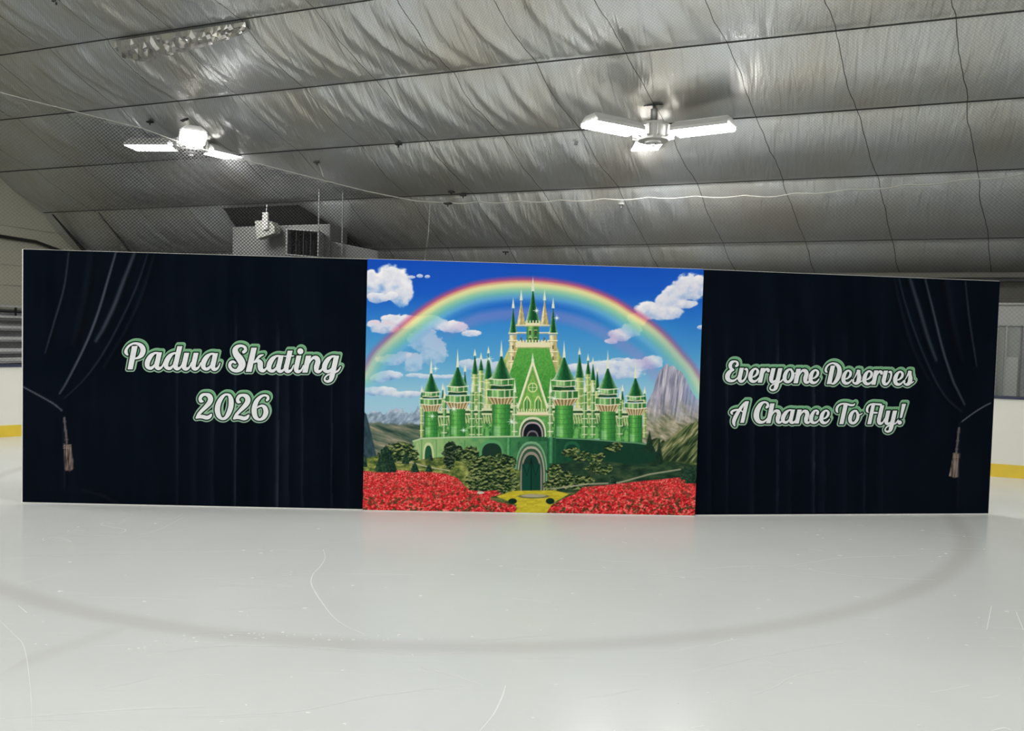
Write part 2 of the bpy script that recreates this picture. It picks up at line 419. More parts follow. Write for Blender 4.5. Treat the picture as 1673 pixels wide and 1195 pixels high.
# rounded run of the boards, parameter = length along the curve
RB, UC, VC = 6.9, 4.4, 4.5
def rail(s, off=0.0):
    """point of the boards' line; off > 0 goes outward"""
    if s < 0: return UC + RB + off, VC + s
    a = s / RB
    if a < math.pi / 2: return UC + (RB + off) * math.cos(a), VC + (RB + off) * math.sin(a)
    return UC - (s - RB * math.pi / 2), VC + RB + off
def strip(name, m, o0, o1, z0, z1, label, s0=-18.0, s1=26.0):
    ss = list(np.arange(s0, 0, 1.0)) + list(np.linspace(0, RB * math.pi / 2, 40)) + list(np.arange(RB * math.pi / 2 + 1, s1, 1.0))
    v = []; f = []
    for s in ss:
        for (off, z) in ((o0, z0), (o1, z0), (o1, z1), (o0, z1)):
            u_, v_ = rail(s, off); v.append(W(u_, v_, z))
    for i in range(len(ss) - 1):
        for k in range(4): f.append((4 * i + k, 4 * i + (k + 1) % 4, 4 * i + 4 + (k + 1) % 4, 4 * i + 4 + k))
    f += [(3, 2, 1, 0), tuple(4 * (len(ss) - 1) + k for k in range(4))]
    return tag(mkmesh(name, v, f, m), label, kind='structure')
strip('wall_boards', BOARD_WHITE, 0, .10, .0, 1.0, 'white rink boards around the ice')
strip('floor_walkway', RUBBER, .10, 9.0, .0, .02, 'black rubber walkway outside the rink boards', s1=17.0)
strip('trim_18', YELLOW, -.012, .0, .0, .165, 'yellow kick strip at the foot of the rink boards')
strip('trim_19', BLUE_CAP, -.02, .12, 1.0, 1.035, 'navy cap rail on top of the rink boards')

# ------------------------------------------------------------------ windows of the far wall at the right
wf = MB()
v0, v1 = -5.6, -.6
for z in (2.27, 1.97, .3): wf.hbox(12.77, 12.84, v0, v1, z, z + .03)
for k in range(8):
    vv = v0 + (v1 - v0) * k / 7 + .09
    wf.hbox(12.76, 12.84, vv, vv + .035, .3, 2.0)
wf.hbox(12.78, 12.84, -2.775, -2.75, .3, 1.97)
wn = wf.build('window_1', WFRAME); tag(wn, 'grey framed window wall beyond the boards at the right', kind='structure')
mb = MB(); mb.hbox(12.80, 12.825, v0, v1, 2.0, 2.27); mb.build('window_transom', PANE_TOP, wn)
mb = MB(); mb.hbox(12.80, 12.825, v0, v1, .3, 1.97); mb.build('window_pane', PANE, wn)
mb = MB(); mb.hbox(12.785, 12.80, -2.92, -2.76, .3, 1.52); mb.build('lower_panel', mat('pale_lower_panel', (.36, .38, .37), .4), wn)
mb = MB(); mb.hbox(12.74, 12.80, -3.02, -2.955, .3, 1.97); mb.build('dark_post', RISER, wn)

# ------------------------------------------------------------------ bleachers at the left end
bl = empty('bleachers', W(6.5, 13.4, 0))
tag(bl, 'grey stepped bleachers behind the boards at the left end', 'bleachers')
def child_world(o, root):
    o.parent = root; o.matrix_parent_inverse = Matrix.Translation(-root.location) if root.rotation_euler.z == 0 else root.matrix_basis.inverted(); return o
rows = ((12.0, 1.055), (12.6, 1.19), (13.2, 1.38), (13.8, 1.575), (14.35, 1.775), (14.9, 1.99))
for i, (v, z) in enumerate(rows):
    mb = MB(); mb.hbox(1.5, 12.3, v, v + .26, z - .045, z); child_world(mb.build('bench_plank', BENCH), bl)
    mb = MB(); mb.hbox(1.5, 12.3, v + .2, (rows[i + 1][0] + .2) if i < 5 else 15.28, 0, z - .09); child_world(mb.build('riser', RISER), bl)
mb = MB()
for k in range(28): mb.hbox(1.6 + k * .39, 1.63 + k * .39, 14.87, 14.90, 1.78, 1.95)
mb.hbox(1.5, 12.3, 14.87, 14.90, 1.84, 1.87)
child_world(mb.build('back_rail', BLACK), bl)

# ------------------------------------------------------------------ safety net and its cable
cable_s = [-16, -7.04, -5.57, -4.04, -2.8, -1.02, .82, 1.44, 2.26, 3.05, 4.16, 5.03, 5.69, 6.56, 7.51, 9, 14]
cable_z = [3.95, 3.83, 3.742, 3.683, 3.714, 3.728, 3.759, 3.794, 3.944, 4.117, 4.344, 4.50, 4.68, 4.782, 4.865, 4.95, 5.0]
net = empty('safety_net', W(8.9, 9.6, 1.04))
tag(net, 'black diamond mesh safety net hung from a cable around the left corner of the rink', 'net')
PN = .056
verts = []; faces = []
def net_pt(s, z):
    u_, v_ = rail(s, .05); return W(u_, v_, z)
for sgn in (1, -1):
    for k in range(-260, 330):
        s = k * PN * 1.0 if sgn == 1 else k * PN
        z = 1.04; chain = []
        cs = s
        while True:
            if -9 <= cs <= 13.0:
                top = np.interp(cs, cable_s, cable_z)
                if z > top: break
                chain.append((cs, z))
            elif chain: break
            cs += sgn * PN / 2 * 2; z += PN
            if z > 5.3: break
        if len(chain) < 2: continue
        b = len(verts)
        for (cs, z) in chain:
            p = net_pt(cs, z); q = net_pt(cs + .01, z)
            r = float(np.interp(cs, [.5, 4.0, 5.9, 7.0], [.0007, .0048, .0048, .0006]))
            tx, ty = (q[0] - p[0]) / .01, (q[1] - p[1]) / .01
            for a in (90, 210, 330):
                ca, sa = math.cos(R(a)) * r, math.sin(R(a)) * r
                # cross-section in the plane spanned by the outward normal and the in-surface normal of the strand
                verts.append((p[0] + ty * sa - tx * ca * sgn * .7, p[1] - tx * sa - ty * ca * sgn * .7, p[2] + ca * .7))
        n = len(chain)
        for i in range(n - 1):
            for k3 in range(3):
                faces.append((b + 3 * i + k3, b + 3 * i + (k3 + 1) % 3, b + 3 * i + 3 + (k3 + 1) % 3, b + 3 * i + 3 + k3))
child_world(mkmesh('netting', verts, faces, NETM), net)
mb = MB(); pts = []
for s in np.arange(-14, 13, .06):
    z = float(np.interp(s, cable_s, cable_z))
    if s < .8: z -= .028 * abs(math.sin((s + 20) / .68 * math.pi)) - .02
    u_, v_ = rail(s, .05); pts.append(W(u_, v_, z))
mb.tube(pts, .0085, 5)
child_world(mb.build('support_cable', WIRE), net)

# ------------------------------------------------------------------ grey heating unit hung behind the net
hv = empty('heating_unit', W(12.1, 8.7, 2.7))
tag(hv, 'grey boxy heating unit with a dark square outlet hung behind the left banner top', 'heater')
mb = MB()
mb.hbox(11.72, 12.28, 7.95, 10.11, 2.6, 3.555)
child_world(mb.build('casing', GREY_METAL, bevel=.01), hv)
mb = MB()   # sloping front duct that leads down to the right
mb.hexa([W(11.74, 6.97, 2.6), W(12.2, 6.97, 2.6), W(12.2, 7.95, 2.6), W(11.74, 7.95, 2.6), W(11.74, 6.97, 3.06), W(12.2, 6.97, 3.06), W(12.2, 7.95, 3.25), W(11.74, 7.95, 3.25)])
child_world(mb.build('side_duct', GREY_METAL, bevel=.01), hv)
# outlet hood: open box that turns towards the ice
def HP(a, b_, c_):   # a: across (0..1) left to right, b_: depth 0 front..1 back, c_: height 0..1
    u_ = 11.40 + .32 * b_ ; v_ = 8.65 - .69 * a + .12 * b_
    z_ = (2.98 + .47 * c_) - .06 * a
    return W(u_, v_, z_)
mb = MB(); t = .04
for (a0, a1, c0, c1) in ((0, 1, 0, t), (0, 1, 1 - t, 1), (0, t, 0, 1), (1 - t, 1, 0, 1)):
    mb.hexa([HP(a0, 0, c0), HP(a1, 0, c0), HP(a1, 1, c0), HP(a0, 1, c0), HP(a0, 0, c1), HP(a1, 0, c1), HP(a1, 1, c1), HP(a0, 1, c1)])
hood = child_world(mb.build('outlet_hood', GREY_METAL2), hv)
mb = MB(); mb.hexa([HP(.04, .7, .04), HP(.96, .7, .04), HP(.96, .9, .04), HP(.04, .9, .04), HP(.04, .7, .96), HP(.96, .7, .96), HP(.96, .9, .96), HP(.04, .9, .96)])
child_world(mb.build('outlet_back', BLACK), hv)
for k in range(3):
    a = .28 + .22 * k
    mb = MB(); mb.hexa([HP(a, .15, .04), HP(a + .015, .15, .04), HP(a + .015, .6, .04), HP(a, .6, .04), HP(a, .15, .96), HP(a + .015, .15, .96), HP(a + .015, .6, .96), HP(a, .6, .96)])
    child_world(mb.build('vane', mat('dark_vane', (.03, .035, .04), .5) if k == 0 else bpy.data.materials['dark_vane']), hv)
for (u_, v_, z0, z1) in ((11.62, 8.12, 3.36, roof_z(11.62) - .04), (11.7, 7.68, 3.0, roof_z(11.7) - .04)):
    mb = MB(); mb.tube([W(u_, v_, z0), W(u_, v_, z1)], .014, 6); child_world(mb.build('hanger_rod', ROD), hv)
# dark opening in the foil above the unit
mb = MB()
def FP(t, v, d=.10): return Vector(W(U_D + .9 * t - d * .75, v, roof_z(U_D) + (Z_E - roof_z(U_D)) * t - d * .66))
pl = [FP(.02, 10.45), FP(.02, 8.72), FP(.55, 8.15), FP(1.0, 7.75), FP(1.0, 10.45)]
mb.prism(pl, [p + Vector((U[0], U[1], .4)) * .012 for p in pl])
tag(recentre(mb.build('roof_opening', BLACK)), 'black cut-out opening in the foil above the heating unit', 'opening')
# white bracketed fixture in front of the unit
fx = empty('bracket_fixture', W(11.5, 9.2, 3.28))
tag(fx, 'small white tilted fixture on a bracket at the top of the heating unit', 'fixture')
def XP(a, c_, d): return W(11.45 + d, 9.36 - a, 3.28 + c_)
mb = MB(); q = [(0.03, 0), (.42, .10), (.42, .20), (.36, .30), (.26, .33), (-.02, .33)]
mb.prism([XP(a, c_, 0) for a, c_ in q], [XP(a, c_, .16) for a, c_ in q])
child_world(mb.build('body', mat('off_white_plastic', (.30, .31, .28), .5)), fx)
mb = MB(); mb.prism([XP(a, c_, -.03) for a, c_ in ((.17, .16), (.29, .16), (.29, .47), (.17, .47))], [XP(a, c_, .0) for a, c_ in ((.17, .16), (.29, .16), (.29, .47), (.17, .47))])
mb.tube([XP(.23, .46, 0), XP(.23, .62, .02)], .008, 5)
child_world(mb.build('bracket', WHITE_METAL), fx)

# ------------------------------------------------------------------ ceiling lamps in view
def make_lamp():
    root = empty('ceiling_lamp')
    mb = MB(); mb.prism([(-.14, .02, .36), (.06, -.10, .34), (.17, .02, .37), (.02, .14, .40)], [(-.14, .02, .37), (.06, -.10, .35), (.17, .02, .38), (.02, .14, .41)])
    mb.build('mounting_plate', BLACK, root)
    mb = MB(); mb.lathe([(.018, .08), (.018, .17), (.045, .17), (.045, .31), (.02, .315), (.02, .40)], 14)
    mb.build('stem', mat('grey_stem', (.35, .35, .34), .4, .4), root, True)
    mb = MB(); pr = []
    mb.lathe([(.10, -.15), (.12, -.13), (.21, -.12), (.25, -.09), (.255, .05), (.23, .07), (.21, .11), (.06, .13)], 12)
    for k in range(12):
        a = 2 * math.pi * (k + .5) / 12; c, s = math.cos(a), math.sin(a)
        def P(r, w, z): return (c * r - s * w, s * r + c * w, z)
        mb.hexa([P(.19, -.02, -.11), P(.285, -.02, -.085), P(.285, .02, -.085), P(.19, .02, -.11), P(.19, -.02, .09), P(.285, -.02, .055), P(.285, .02, .055), P(.19, .02, .09)])
    mb.lathe([(.035, -.19), (.035, -.14)], 10)
    mb.build('hub', WHITE_METAL, root, bevel=.004)
    for ang in (99, -21, -141):
        a = R(ang); c, s = math.cos(a), math.sin(a)
        def P(r, w, z): return (c * r - s * w, s * r + c * w, z)
        mb = MB()
        def ring(r, k, dz=0): return [P(r, -.20 * k, -.055 + dz), P(r, .20 * k, -.055 + dz), P(r, .20 * k, -.015 + dz), P(r, .10 * k, .065 + dz), P(r, -.10 * k, .065 + dz), P(r, -.20 * k, -.015 + dz)]
        mb.prism(ring(.30, 1), ring(1.06, 1))
        for j in range(5):   # cooling fins on top
            w = -.08 + .04 * j
            mb.hexa([P(.33, w - .004, .06), P(1.03, w - .004, .06), P(1.03, w + .004, .06), P(.33, w + .004, .06), P(.33, w - .004, .085), P(1.03, w - .004, .085), P(1.03, w + .004, .085), P(.33, w + .004, .085)])
        mb.hexa([P(.20, -.06, -.04), P(.31, -.06, -.04), P(.31, .06, -.04), P(.20, .06, -.04), P(.20, -.06, .02), P(.31, -.06, .02), P(.31, .06, .02), P(.20, .06, .02)])
        wing = mb.build('wing', WHITE_METAL, root)
        mb = MB()
        mb.hexa([P(.315, -.18, -.066), P(1.045, -.18, -.066), P(1.045, .18, -.066), P(.315, .18, -.066), P(.315, -.185, -.055), P(1.05, -.185, -.055), P(1.05, .185, -.055), P(.315, .185, -.055)])
        for j in range(5):
            w = -.144 + .072 * j
            for (r0, r1) in ((1.05, 1.07), (.29, .31)):
                mb.hexa([P(r0, w - .016, -.052), P(r1, w - .016, -.052), P(r1, w + .016, -.052), P(r0, w + .016, -.052), P(r0, w - .016, -.022), P(r1, w - .016, -.022), P(r1, w + .016, -.022), P(r0, w + .016, -.022)])
        mb.build('led_panel', LED, wing)
    return root
def copy_tree(o, parent=None):
    c = o.copy(); col.objects.link(c); c.parent = parent
    for ch in list(o.children): copy_tree(ch, c)
    return c
lampR = make_lamp()
LR = (10.5, 1.98); LL = (10.13, 9.62)
def place_lamp(o, u, v, extra):
    p = W(u, v, 0); phi = math.atan2(-p[0], p[1])
    o.location = (p[0], p[1], roof_z(u) - .42); o.rotation_euler = (0, 0, phi + R(extra))
lampL = copy_tree(lampR)
place_lamp(lampR, *LR, 0); place_lamp(lampL, *LL, 173)
tag(lampR, 'three winged white LED ceiling lamp above the castle backdrop, one wing pointing away', 'lamp', 'three winged ceiling lamps')
tag(lampL, 'three winged white LED ceiling lamp above the left banner, one wing pointing to the viewer', 'lamp', 'three winged ceiling lamps')

# ------------------------------------------------------------------ little things on the roof
def clip_at(u, v, z, label, size=.05):
    r = empty('roof_clip', W(u, v, z)); tag(r, label, 'clip', 'small black clips on the foil ceiling')
    mb = MB(); mb.hbox(u - size * .7, u + size * .7, v - size, v + size, z - .01, z + .012); child_world(mb.build('plate', BLACK), r)
    mb = MB(); mb.tube([W(u, v, z - .05), W(u, v, z + .0)], .012, 6); child_world(mb.build('hook', BLACK), r)
for (u, v, dz, lb) in ((10.05, 10.43, .06, 'small black clip on the foil left of the left ceiling lamp'),
                       (11.04, 7.77, .06, 'black clip on the foil where a short pale hanger meets the net cable'),
                       (10.82, 6.09, .05, 'black clip under the dark line right of the left ceiling lamp'),
                       (11.78, 5.60, .06, 'upper black clip of the pair near the bend of the net cable'),
                       (11.86, 5.42, .06, 'lower right black clip of the pair near the bend of the net cable'),
                       (8.12, 10.20, .05, 'black clip at the top left edge of the ceiling')):
    clip_at(u, v, roof_z(u) - dz, lb)
p = rail(.9, -.02); clip_at(p[0], p[1], 3.74, 'black clip holding the net cable at its bend', .06)
clip_at(12.52, 4.88, 3.10, 'black clip low on the foil just above the castle backdrop', .05)
for (u, v, z, lb) in ((11.0, 3.22, roof_z(11.0) - .03, 'white sprinkler head left of the right ceiling lamp'), (12.1, 2.76, 3.78, 'white sprinkler head on the foil under the net cable')):
    r = empty('sprinkler_head', W(u, v, z)); tag(r, lb, 'sprinkler', 'white sprinkler heads in the foil ceiling')
    wx = W(u, v, z)
    mb = MB(); mb.lathe([(.05, -.005), (.052, .02), (.02, .03)], 12, wx); child_world(mb.build('escutcheon', WHITE_METAL), r)
    mb = MB(); mb.lathe([(.012, -.05), (.012, -.005)], 8, wx); mb.lathe([(.03, -.055), (.03, -.05)], 10, wx); child_world(mb.build('deflector', GREY_METAL2), r)
mb = MB(); mb.tube([W(11.04, 7.72, roof_z(11.04) - .10), W(10.7, 7.40, 4.16)], .009, 5)
tag(recentre(mb.build('cable_hanger', WIRE)), 'short pale hanger between the foil and the net cable', 'hanger')
mb = MB(); mb.tube([W(11.9, 6.06, 3.86), W(11.95, 6.10, 3.4), W(12.1, 6.24, 2.93)], .009, 5)
tag(recentre(mb.build('hanging_cord', WIRE)), 'pale cord hanging down the foil above the left end of the castle backdrop', 'cord')
# crumpled shiny foil tape along a purlin, top left
n_s, n_v = 6, 40; vs_ = []; fs_ = []
rng = np.random.RandomState(5)
for i in range(n_s):
    for j in range(n_v):
        v = 7.35 + 2.45 * j / (n_v - 1); wd = .12 + .30 * (j / (n_v - 1)) ** .6
        s_ = -3 * BAY + .0 + wd * i / (n_s - 1); u = U_D + s_ / US
        p = np.array(W(u, v, roof_z(u))) + NRM * (.075 + .05 * rng.rand() * (0 < i < n_s - 1)); vs_.append(p)
for i in range(n_s - 1):
    for j in range(n_v - 1): fs_.append((i * n_v + j, i * n_v + j + 1, (i + 1) * n_v + j + 1, (i + 1) * n_v + j))
o = mkmesh('foil_patch', vs_, fs_, TAPE); recentre(o)
sol = o.modifiers.new('t', 'SOLIDIFY'); sol.thickness = .004
tag(o, 'crumpled shiny foil patch taped along a purlin at the top left', 'foil patch')

# ------------------------------------------------------------------ printed artwork, painted as numbers per vertex of the cloth
# The prints are laid out in image pixels; each banner's four corners there:
CORN = {'left': ((37, 407), (600.5, 424), (594, 834), (38, 822)),
        'mid': ((600.5, 423), (1148, 440), (1134, 845), (594.5, 836)),
        'right': ((1148, 443), (1633, 460), (1615, 841), (1134, 842))}
def homography(dst):
    src = ((0, 1), (1, 1), (1, 0), (0, 0)); A = []; B = []
    for (x, y), (X, Y) in zip(src, dst):
        A.append([x, y, 1, 0, 0, 0, -X * x, -X * y]); B.append(X)
        A.append([0, 0, 0, x, y, 1, -Y * x, -Y * y]); B.append(Y)
    h = np.linalg.solve(np.array(A, float), np.array(B, float)); return np.append(h, 1).reshape(3, 3)
def hmap(H, s, t):
    d = H[2, 0] * s + H[2, 1] * t + 1
    return (H[0, 0] * s + H[0, 1] * t + H[0, 2]) / d, (H[1, 0] * s + H[1, 1] * t + H[1, 2]) / d

class Paint:
    def __init__(s, X, Y, base=(0, 0, 0)):
        s.X, s.Y = X, Y; s.C = np.zeros(X.shape + (3,)); s.C[...] = base
        s.xr = (X.min(0), X.max(0)); s.yr = (Y.min(1), Y.max(1))
    def win(s, x0, y0, x1, y1, m=3):
        ci = np.where((s.xr[1] >= x0 - m) & (s.xr[0] <= x1 + m))[0]; ri = np.where((s.yr[1] >= y0 - m) & (s.yr[0] <= y1 + m))[0]
        if len(ci) == 0 or len(ri) == 0: return None
        return slice(ri[0], ri[-1] + 1), slice(ci[0], ci[-1] + 1)
    def put(s, w, a, c):
        a = np.clip(a, 0, 1)[..., None]
        s.C[w] = s.C[w] * (1 - a) + np.asarray(c, float) * a
    def sd(s, w, pts):
        x, y = s.X[w], s.Y[w]; d = np.full(x.shape, 1e9); ins = np.zeros(x.shape, bool)
        n = len(pts)
        for i in range(n):
            (x0, y0), (x1, y1) = pts[i], pts[(i + 1) % n]
            ex, ey = x1 - x0, y1 - y0; L = ex * ex + ey * ey + 1e-9
            t = np.clip(((x - x0) * ex + (y - y0) * ey) / L, 0, 1)
            d = np.minimum(d, np.hypot(x - x0 - t * ex, y - y0 - t * ey))
            if y0 != y1:
                ins ^= ((y0 > y) != (y1 > y)) & (x < (x1 - x0) * (y - y0) / (y1 - y0) + x0)
        return np.where(ins, -d, d)
    def poly(s, pts, c, soft=.5, a=1.0, tex=None):
        xs = [p[0] for p in pts]; ys = [p[1] for p in pts]
        w = s.win(min(xs), min(ys), max(xs), max(ys), soft + 1)
        if w is None: return
        d = s.sd(w, pts); al = sst(soft, -soft, d) * a
        if callable(c): c = c(s.X[w], s.Y[w])
        s.put(w, al, c)
    def line(s, pts, width, c, a=1.0, soft=.5):
        """pts: (x, y) or (x, y, width)"""
        P = [(p + (width,))[:3] for p in pts]
        xs = [p[0] for p in P]; ys = [p[1] for p in P]; mw = max(p[2] for p in P)
        w = s.win(min(xs), min(ys), max(xs), max(ys), mw + soft)
        if w is None: return
        x, y = s.X[w], s.Y[w]; d = np.full(x.shape, 1e9)
        for (x0, y0, w0), (x1, y1, w1) in zip(P[:-1], P[1:]):
            ex, ey = x1 - x0, y1 - y0; L = ex * ex + ey * ey + 1e-9
            t = np.clip(((x - x0) * ex + (y - y0) * ey) / L, 0, 1)
            d = np.minimum(d, np.hypot(x - x0 - t * ex, y - y0 - t * ey) - (w0 + (w1 - w0) * t) / 2)
        s.put(w, sst(soft, -soft, d) * a, c)
    def ell(s, cx, cy, rx, ry, c, a=1.0, soft=.12):
        w = s.win(cx - rx, cy - ry, cx + rx, cy + ry, 2)
        if w is None: return
        r = np.hypot((s.X[w] - cx) / rx, (s.Y[w] - cy) / ry)
        if callable(c): c = c(s.X[w], s.Y[w])
        s.put(w, sst(1 + soft, 1 - soft, r) * a, c)
def lerp3(t, *cs):
    t = np.clip(t, 0, 1) * (len(cs) - 1); i = np.minimum(t.astype(int), len(cs) - 2); f = (t - i)[..., None]
    cs = np.array(cs, float); return cs[i] * (1 - f) + cs[i + 1] * f
def spline(pts, k=8):
    P = np.array(pts, float); n = len(P)
    if n < 3: return [tuple(p) for p in P]
    Q = []
    for i in range(n - 1):
        p0 = P[max(i - 1, 0)]; p1 = P[i]; p2 = P[i + 1]; p3 = P[min(i + 2, n - 1)]
        for j in range(k):
            t = j / k; Q.append(.5 * ((2 * p1) + (p2 - p0) * t + (2 * p0 - 5 * p1 + 4 * p2 - p3) * t * t + (3 * p1 - p0 - 3 * p2 + p3) * t ** 3))
    Q.append(P[-1]); return [tuple(map(float, q)) for q in Q]

# ---------- the fairy castle print
def paint_castle(X, Y):
    p = Paint(X, Y)
    C = p.C
    t = (Y - 424) / 270
    C[...] = lerp3(t, (22, 78, 188), (28, 92, 202), (58, 140, 214), (92, 168, 218), (150, 200, 226), (176, 208, 228))
    right = sst(1000, 1140, X)[..., None] * sst(640, 480, Y)[..., None]
    C[...] = C * (1 - .35 * right) + np.array((30, 96, 200)) * .35 * right
    # clouds: groups of puffs with a torn edge
    def cloud(puffs, amp=.5, lo=(132, 170, 222), hi=(252, 248, 252), a=1.0, ns=9, seed=1):
        f = np.full(X.shape, -9.0)
        for (cx, cy, rx, ry) in puffs:
            f = np.maximum(f, 1 - np.hypot((X - cx) / rx, (Y - cy) / ry))
        n = fbr(X / ns, Y / ns * 1.3, seed, 4) - .5
        al = sst(-.02, .18, f + n * amp) * a
        # bright along the upper rim of every puff, lilac below
        up_ = np.zeros(X.shape); wt = np.zeros(X.shape) + 1e-6
        for (cx, cy, rx, ry) in puffs:
            g = np.clip(1.2 - np.hypot((X - cx) / rx, (Y - cy) / ry), 0, 1) ** 2; up_ += g * (cy - Y) / ry; wt += g
        sh = np.clip(.55 + .45 * up_ / wt + (fbr(X / 9, Y / 8, seed + 5, 4) - .5) * .7, 0, 1)
        col_ = lerp3(sh, lo, (222, 224, 242), hi)
        C[...] = C * (1 - al[..., None]) + col_ * al[..., None]
    cloud([(640, 462, 34, 30), (612, 466, 26, 24), (656, 478, 22, 26), (606, 452, 12, 12)], .35, seed=2, lo=(96, 156, 222))
    cloud([(618, 487, 22, 9), (640, 484, 14, 8)], .5, seed=3)
    cloud([(672, 453, 7, 3), (686, 451, 6, 3), (698, 452, 5, 3)], .6, seed=4, a=.8)
    cloud([(660, 526, 36, 12), (702, 528, 32, 14), (742, 535, 28, 11), (768, 545, 18, 6), (640, 520, 20, 6)], .5, seed=5, lo=(140, 178, 226))
    cloud([(630, 536, 26, 11), (612, 530, 14, 7)], .5, seed=6, hi=(236, 214, 232))
    cloud([(690, 556, 26, 22), (676, 592, 16, 18), (708, 575, 26, 24)], .7, seed=7, a=.65, hi=(232, 218, 238), lo=(130, 176, 222))
    cloud([(642, 588, 26, 10), (660, 582, 14, 8)], .6, seed=8, a=.7, hi=(238, 208, 226))
    cloud([(632, 614, 26, 8), (620, 618, 16, 9)], .6, seed=9, a=.8, lo=(110, 150, 215))
    cloud([(680, 614, 16, 4), (705, 616, 30, 4), (735, 616, 24, 4)], .6, seed=10, a=.8)
    cloud([(620, 640, 34, 8), (665, 645, 34, 6)], .5, seed=12, a=.85, lo=(120, 160, 214))
    cloud([(780, 596, 34, 10), (812, 600, 24, 10)], .5, seed=13, a=.8)
    cloud([(1125, 470, 30, 24), (1100, 480, 22, 16), (1138, 462, 18, 14), (1088, 492, 22, 14), (1060, 508, 26, 16), (1085, 510, 30, 16), (1115, 497, 26, 8), (1040, 522, 18, 12)], .4, seed=14, lo=(150, 180, 226))
    cloud([(1012, 548, 20, 12), (1030, 540, 18, 12), (998, 558, 12, 5)], .45, seed=15, hi=(240, 224, 238))
    cloud([(990, 598, 40, 10), (950, 602, 36, 8), (1030, 598, 36, 12), (1064, 592, 20, 12), (1000, 610, 50, 12)], .5, seed=16, a=.9)
    cloud([(1010, 588, 14, 3)], .5, seed=17, a=.6)
    cloud([(1144, 535, 8, 4)], .5, seed=18, a=.9)
    # rainbow
    K = np.array([(590, 606), (606, 577), (622, 559), (645, 538), (675, 512), (700, 494), (722, 481), (750, 469), (778, 460.5), (815, 455), (854, 453), (890, 455), (926, 460), (955, 467), (983, 477), (1010, 490), (1032, 504), (1056, 519), (1077, 535), (1097, 554), (1115, 575), (1130, 592), (1141, 608), (1156, 634)], float)
    K = np.array(spline([tuple(q) for q in K], 4))
    best = np.full(X.shape, 1e9); sg = np.zeros(X.shape)
    for (x0, y0), (x1, y1) in zip(K[:-1], K[1:]):
        ex, ey = x1 - x0, y1 - y0; L = ex * ex + ey * ey
        tt = np.clip(((X - x0) * ex + (Y - y0) * ey) / L, 0, 1); d = np.hypot(X - x0 - tt * ex, Y - y0 - tt * ey)
        cr = ex * (Y - y0) - ey * (X - x0); m = d < best; best[m] = d[m]; sg[m] = np.sign(cr[m])
    D = best * sg
    ks = np.array([-3, 0, 4, 7, 11, 15, 20, 26, 33, 41]); cols = np.array([(200, 80, 140), (200, 78, 132), (212, 92, 128), (238, 170, 130), (250, 236, 164), (232, 236, 166), (170, 220, 170), (134, 206, 190), (126, 196, 224), (96, 170, 224)], float)
    rc = np.stack([np.interp(D, ks, cols[:, k]) for k in range(3)], -1)
    ra = np.interp(D, [-4, 1, 5, 12, 24, 34, 44], [0, .55, .9, .92, .85, .6, 0]) * (.55 + .45 * sst(600, 700, X)) * (.6 + .4 * sst(1130, 1010, X))
    C[...] = C * (1 - ra[..., None]) + rc * ra[..., None]
    r2 = np.interp(D, [46, 56, 64, 74], [0, .42, .36, 0]) * sst(700, 780, X) * sst(1110, 1060, X)
    C[...] = C * (1 - r2[..., None]) + np.array((168, 140, 208)) * r2[..., None]
    # distant snowy range at the left
    n1 = fbm(X / 11, Y / 400, 40, 4); top = 676 + (n1 - .5) * 34 - 4 * sst(600, 690, X)
    rid = fbm(X / 5 + Y / 9, Y / 7, 41, 4)
    m = sst(-1, 1, Y - top) * (X < 735)
    C[...] = C * (1 - m[..., None]) + lerp3(rid * 1.3 - .15 - (Y - 680) / 110, (110, 130, 150), (150, 168, 190), (206, 216, 230)) * m[..., None]
    top = 692 + (fbm(X / 20, Y / 500, 43, 3) - .5) * 14
    m = sst(-2, 3, Y - top) * (X < 760); g = fbm(X / 16 - Y / 7, Y / 10, 44, 5)
    C[...] = C * (1 - m[..., None]) + lerp3(g * 1.5 - .25, (40, 62, 58), (78, 98, 84), (122, 126, 108), (176, 162, 140)) * m[..., None]
    p.poly([(594, 672), (600, 678), (607, 705), (614, 735), (620, 760), (590, 770)], lambda x, y: lerp3(fbm(x / 4, y / 9, 45), (30, 52, 62), (66, 88, 98)), 1)
    # rocky mountain at the right
    sil = [(1046, 720), (1050, 690), (1056, 660), (1066, 640), (1072, 618), (1077, 606), (1084, 599), (1088, 594), (1093, 600), (1098, 597), (1104, 604), (1112, 608), (1120, 622), (1128, 640), (1136, 652), (1150, 660), (1150, 845), (1040, 845)]
    def rock(x, y):
        r = fbm(x / 3.0 + y / 22, y / 26, 50, 4); r2_ = fbm(x / 9, y / 14, 52, 4)
        c1 = lerp3(r * 1.5 - .25, (104, 108, 136), (168, 164, 184), (222, 216, 224))
        c2 = lerp3(fbm(x / 6 - y / 6, y / 6, 53, 5) * 1.4 - .2, (92, 104, 78), (150, 146, 122), (206, 194, 178))
        k = sst(650, 700, y + (r2_ - .5) * 40)[..., None]; c = c1 * (1 - k) + c2 * k
        b = (sst(1108, 1130, x) * sst(680, 640, y))[..., None] * .55
        return c * (1 - b) + np.array((120, 150, 205)) * b
    p.poly(sil, rock, .8)
    hill = [(1062, 845), (1062, 720), (1072, 716), (1086, 722), (1100, 712), (1118, 698), (1136, 690), (1150, 690), (1150, 845)]
    def hillc(x, y):
        st = fbm(x / 4 + y / 5, y / 16, 55, 4)
        return lerp3(st * 1.7 - .4 - (y - 715) / 130, (34, 52, 36), (82, 98, 62), (140, 142, 98), (205, 190, 160))
    p.poly(hill, hillc, 1.5)
    p.poly([(585, 756), (1155, 756), (1155, 850), (585, 850)], lambda x, y: lerp3(fbm(x / 6, y / 3, 58, 4) * 1.4 - .2, (34, 54, 34), (78, 94, 52), (130, 136, 84)), 3)
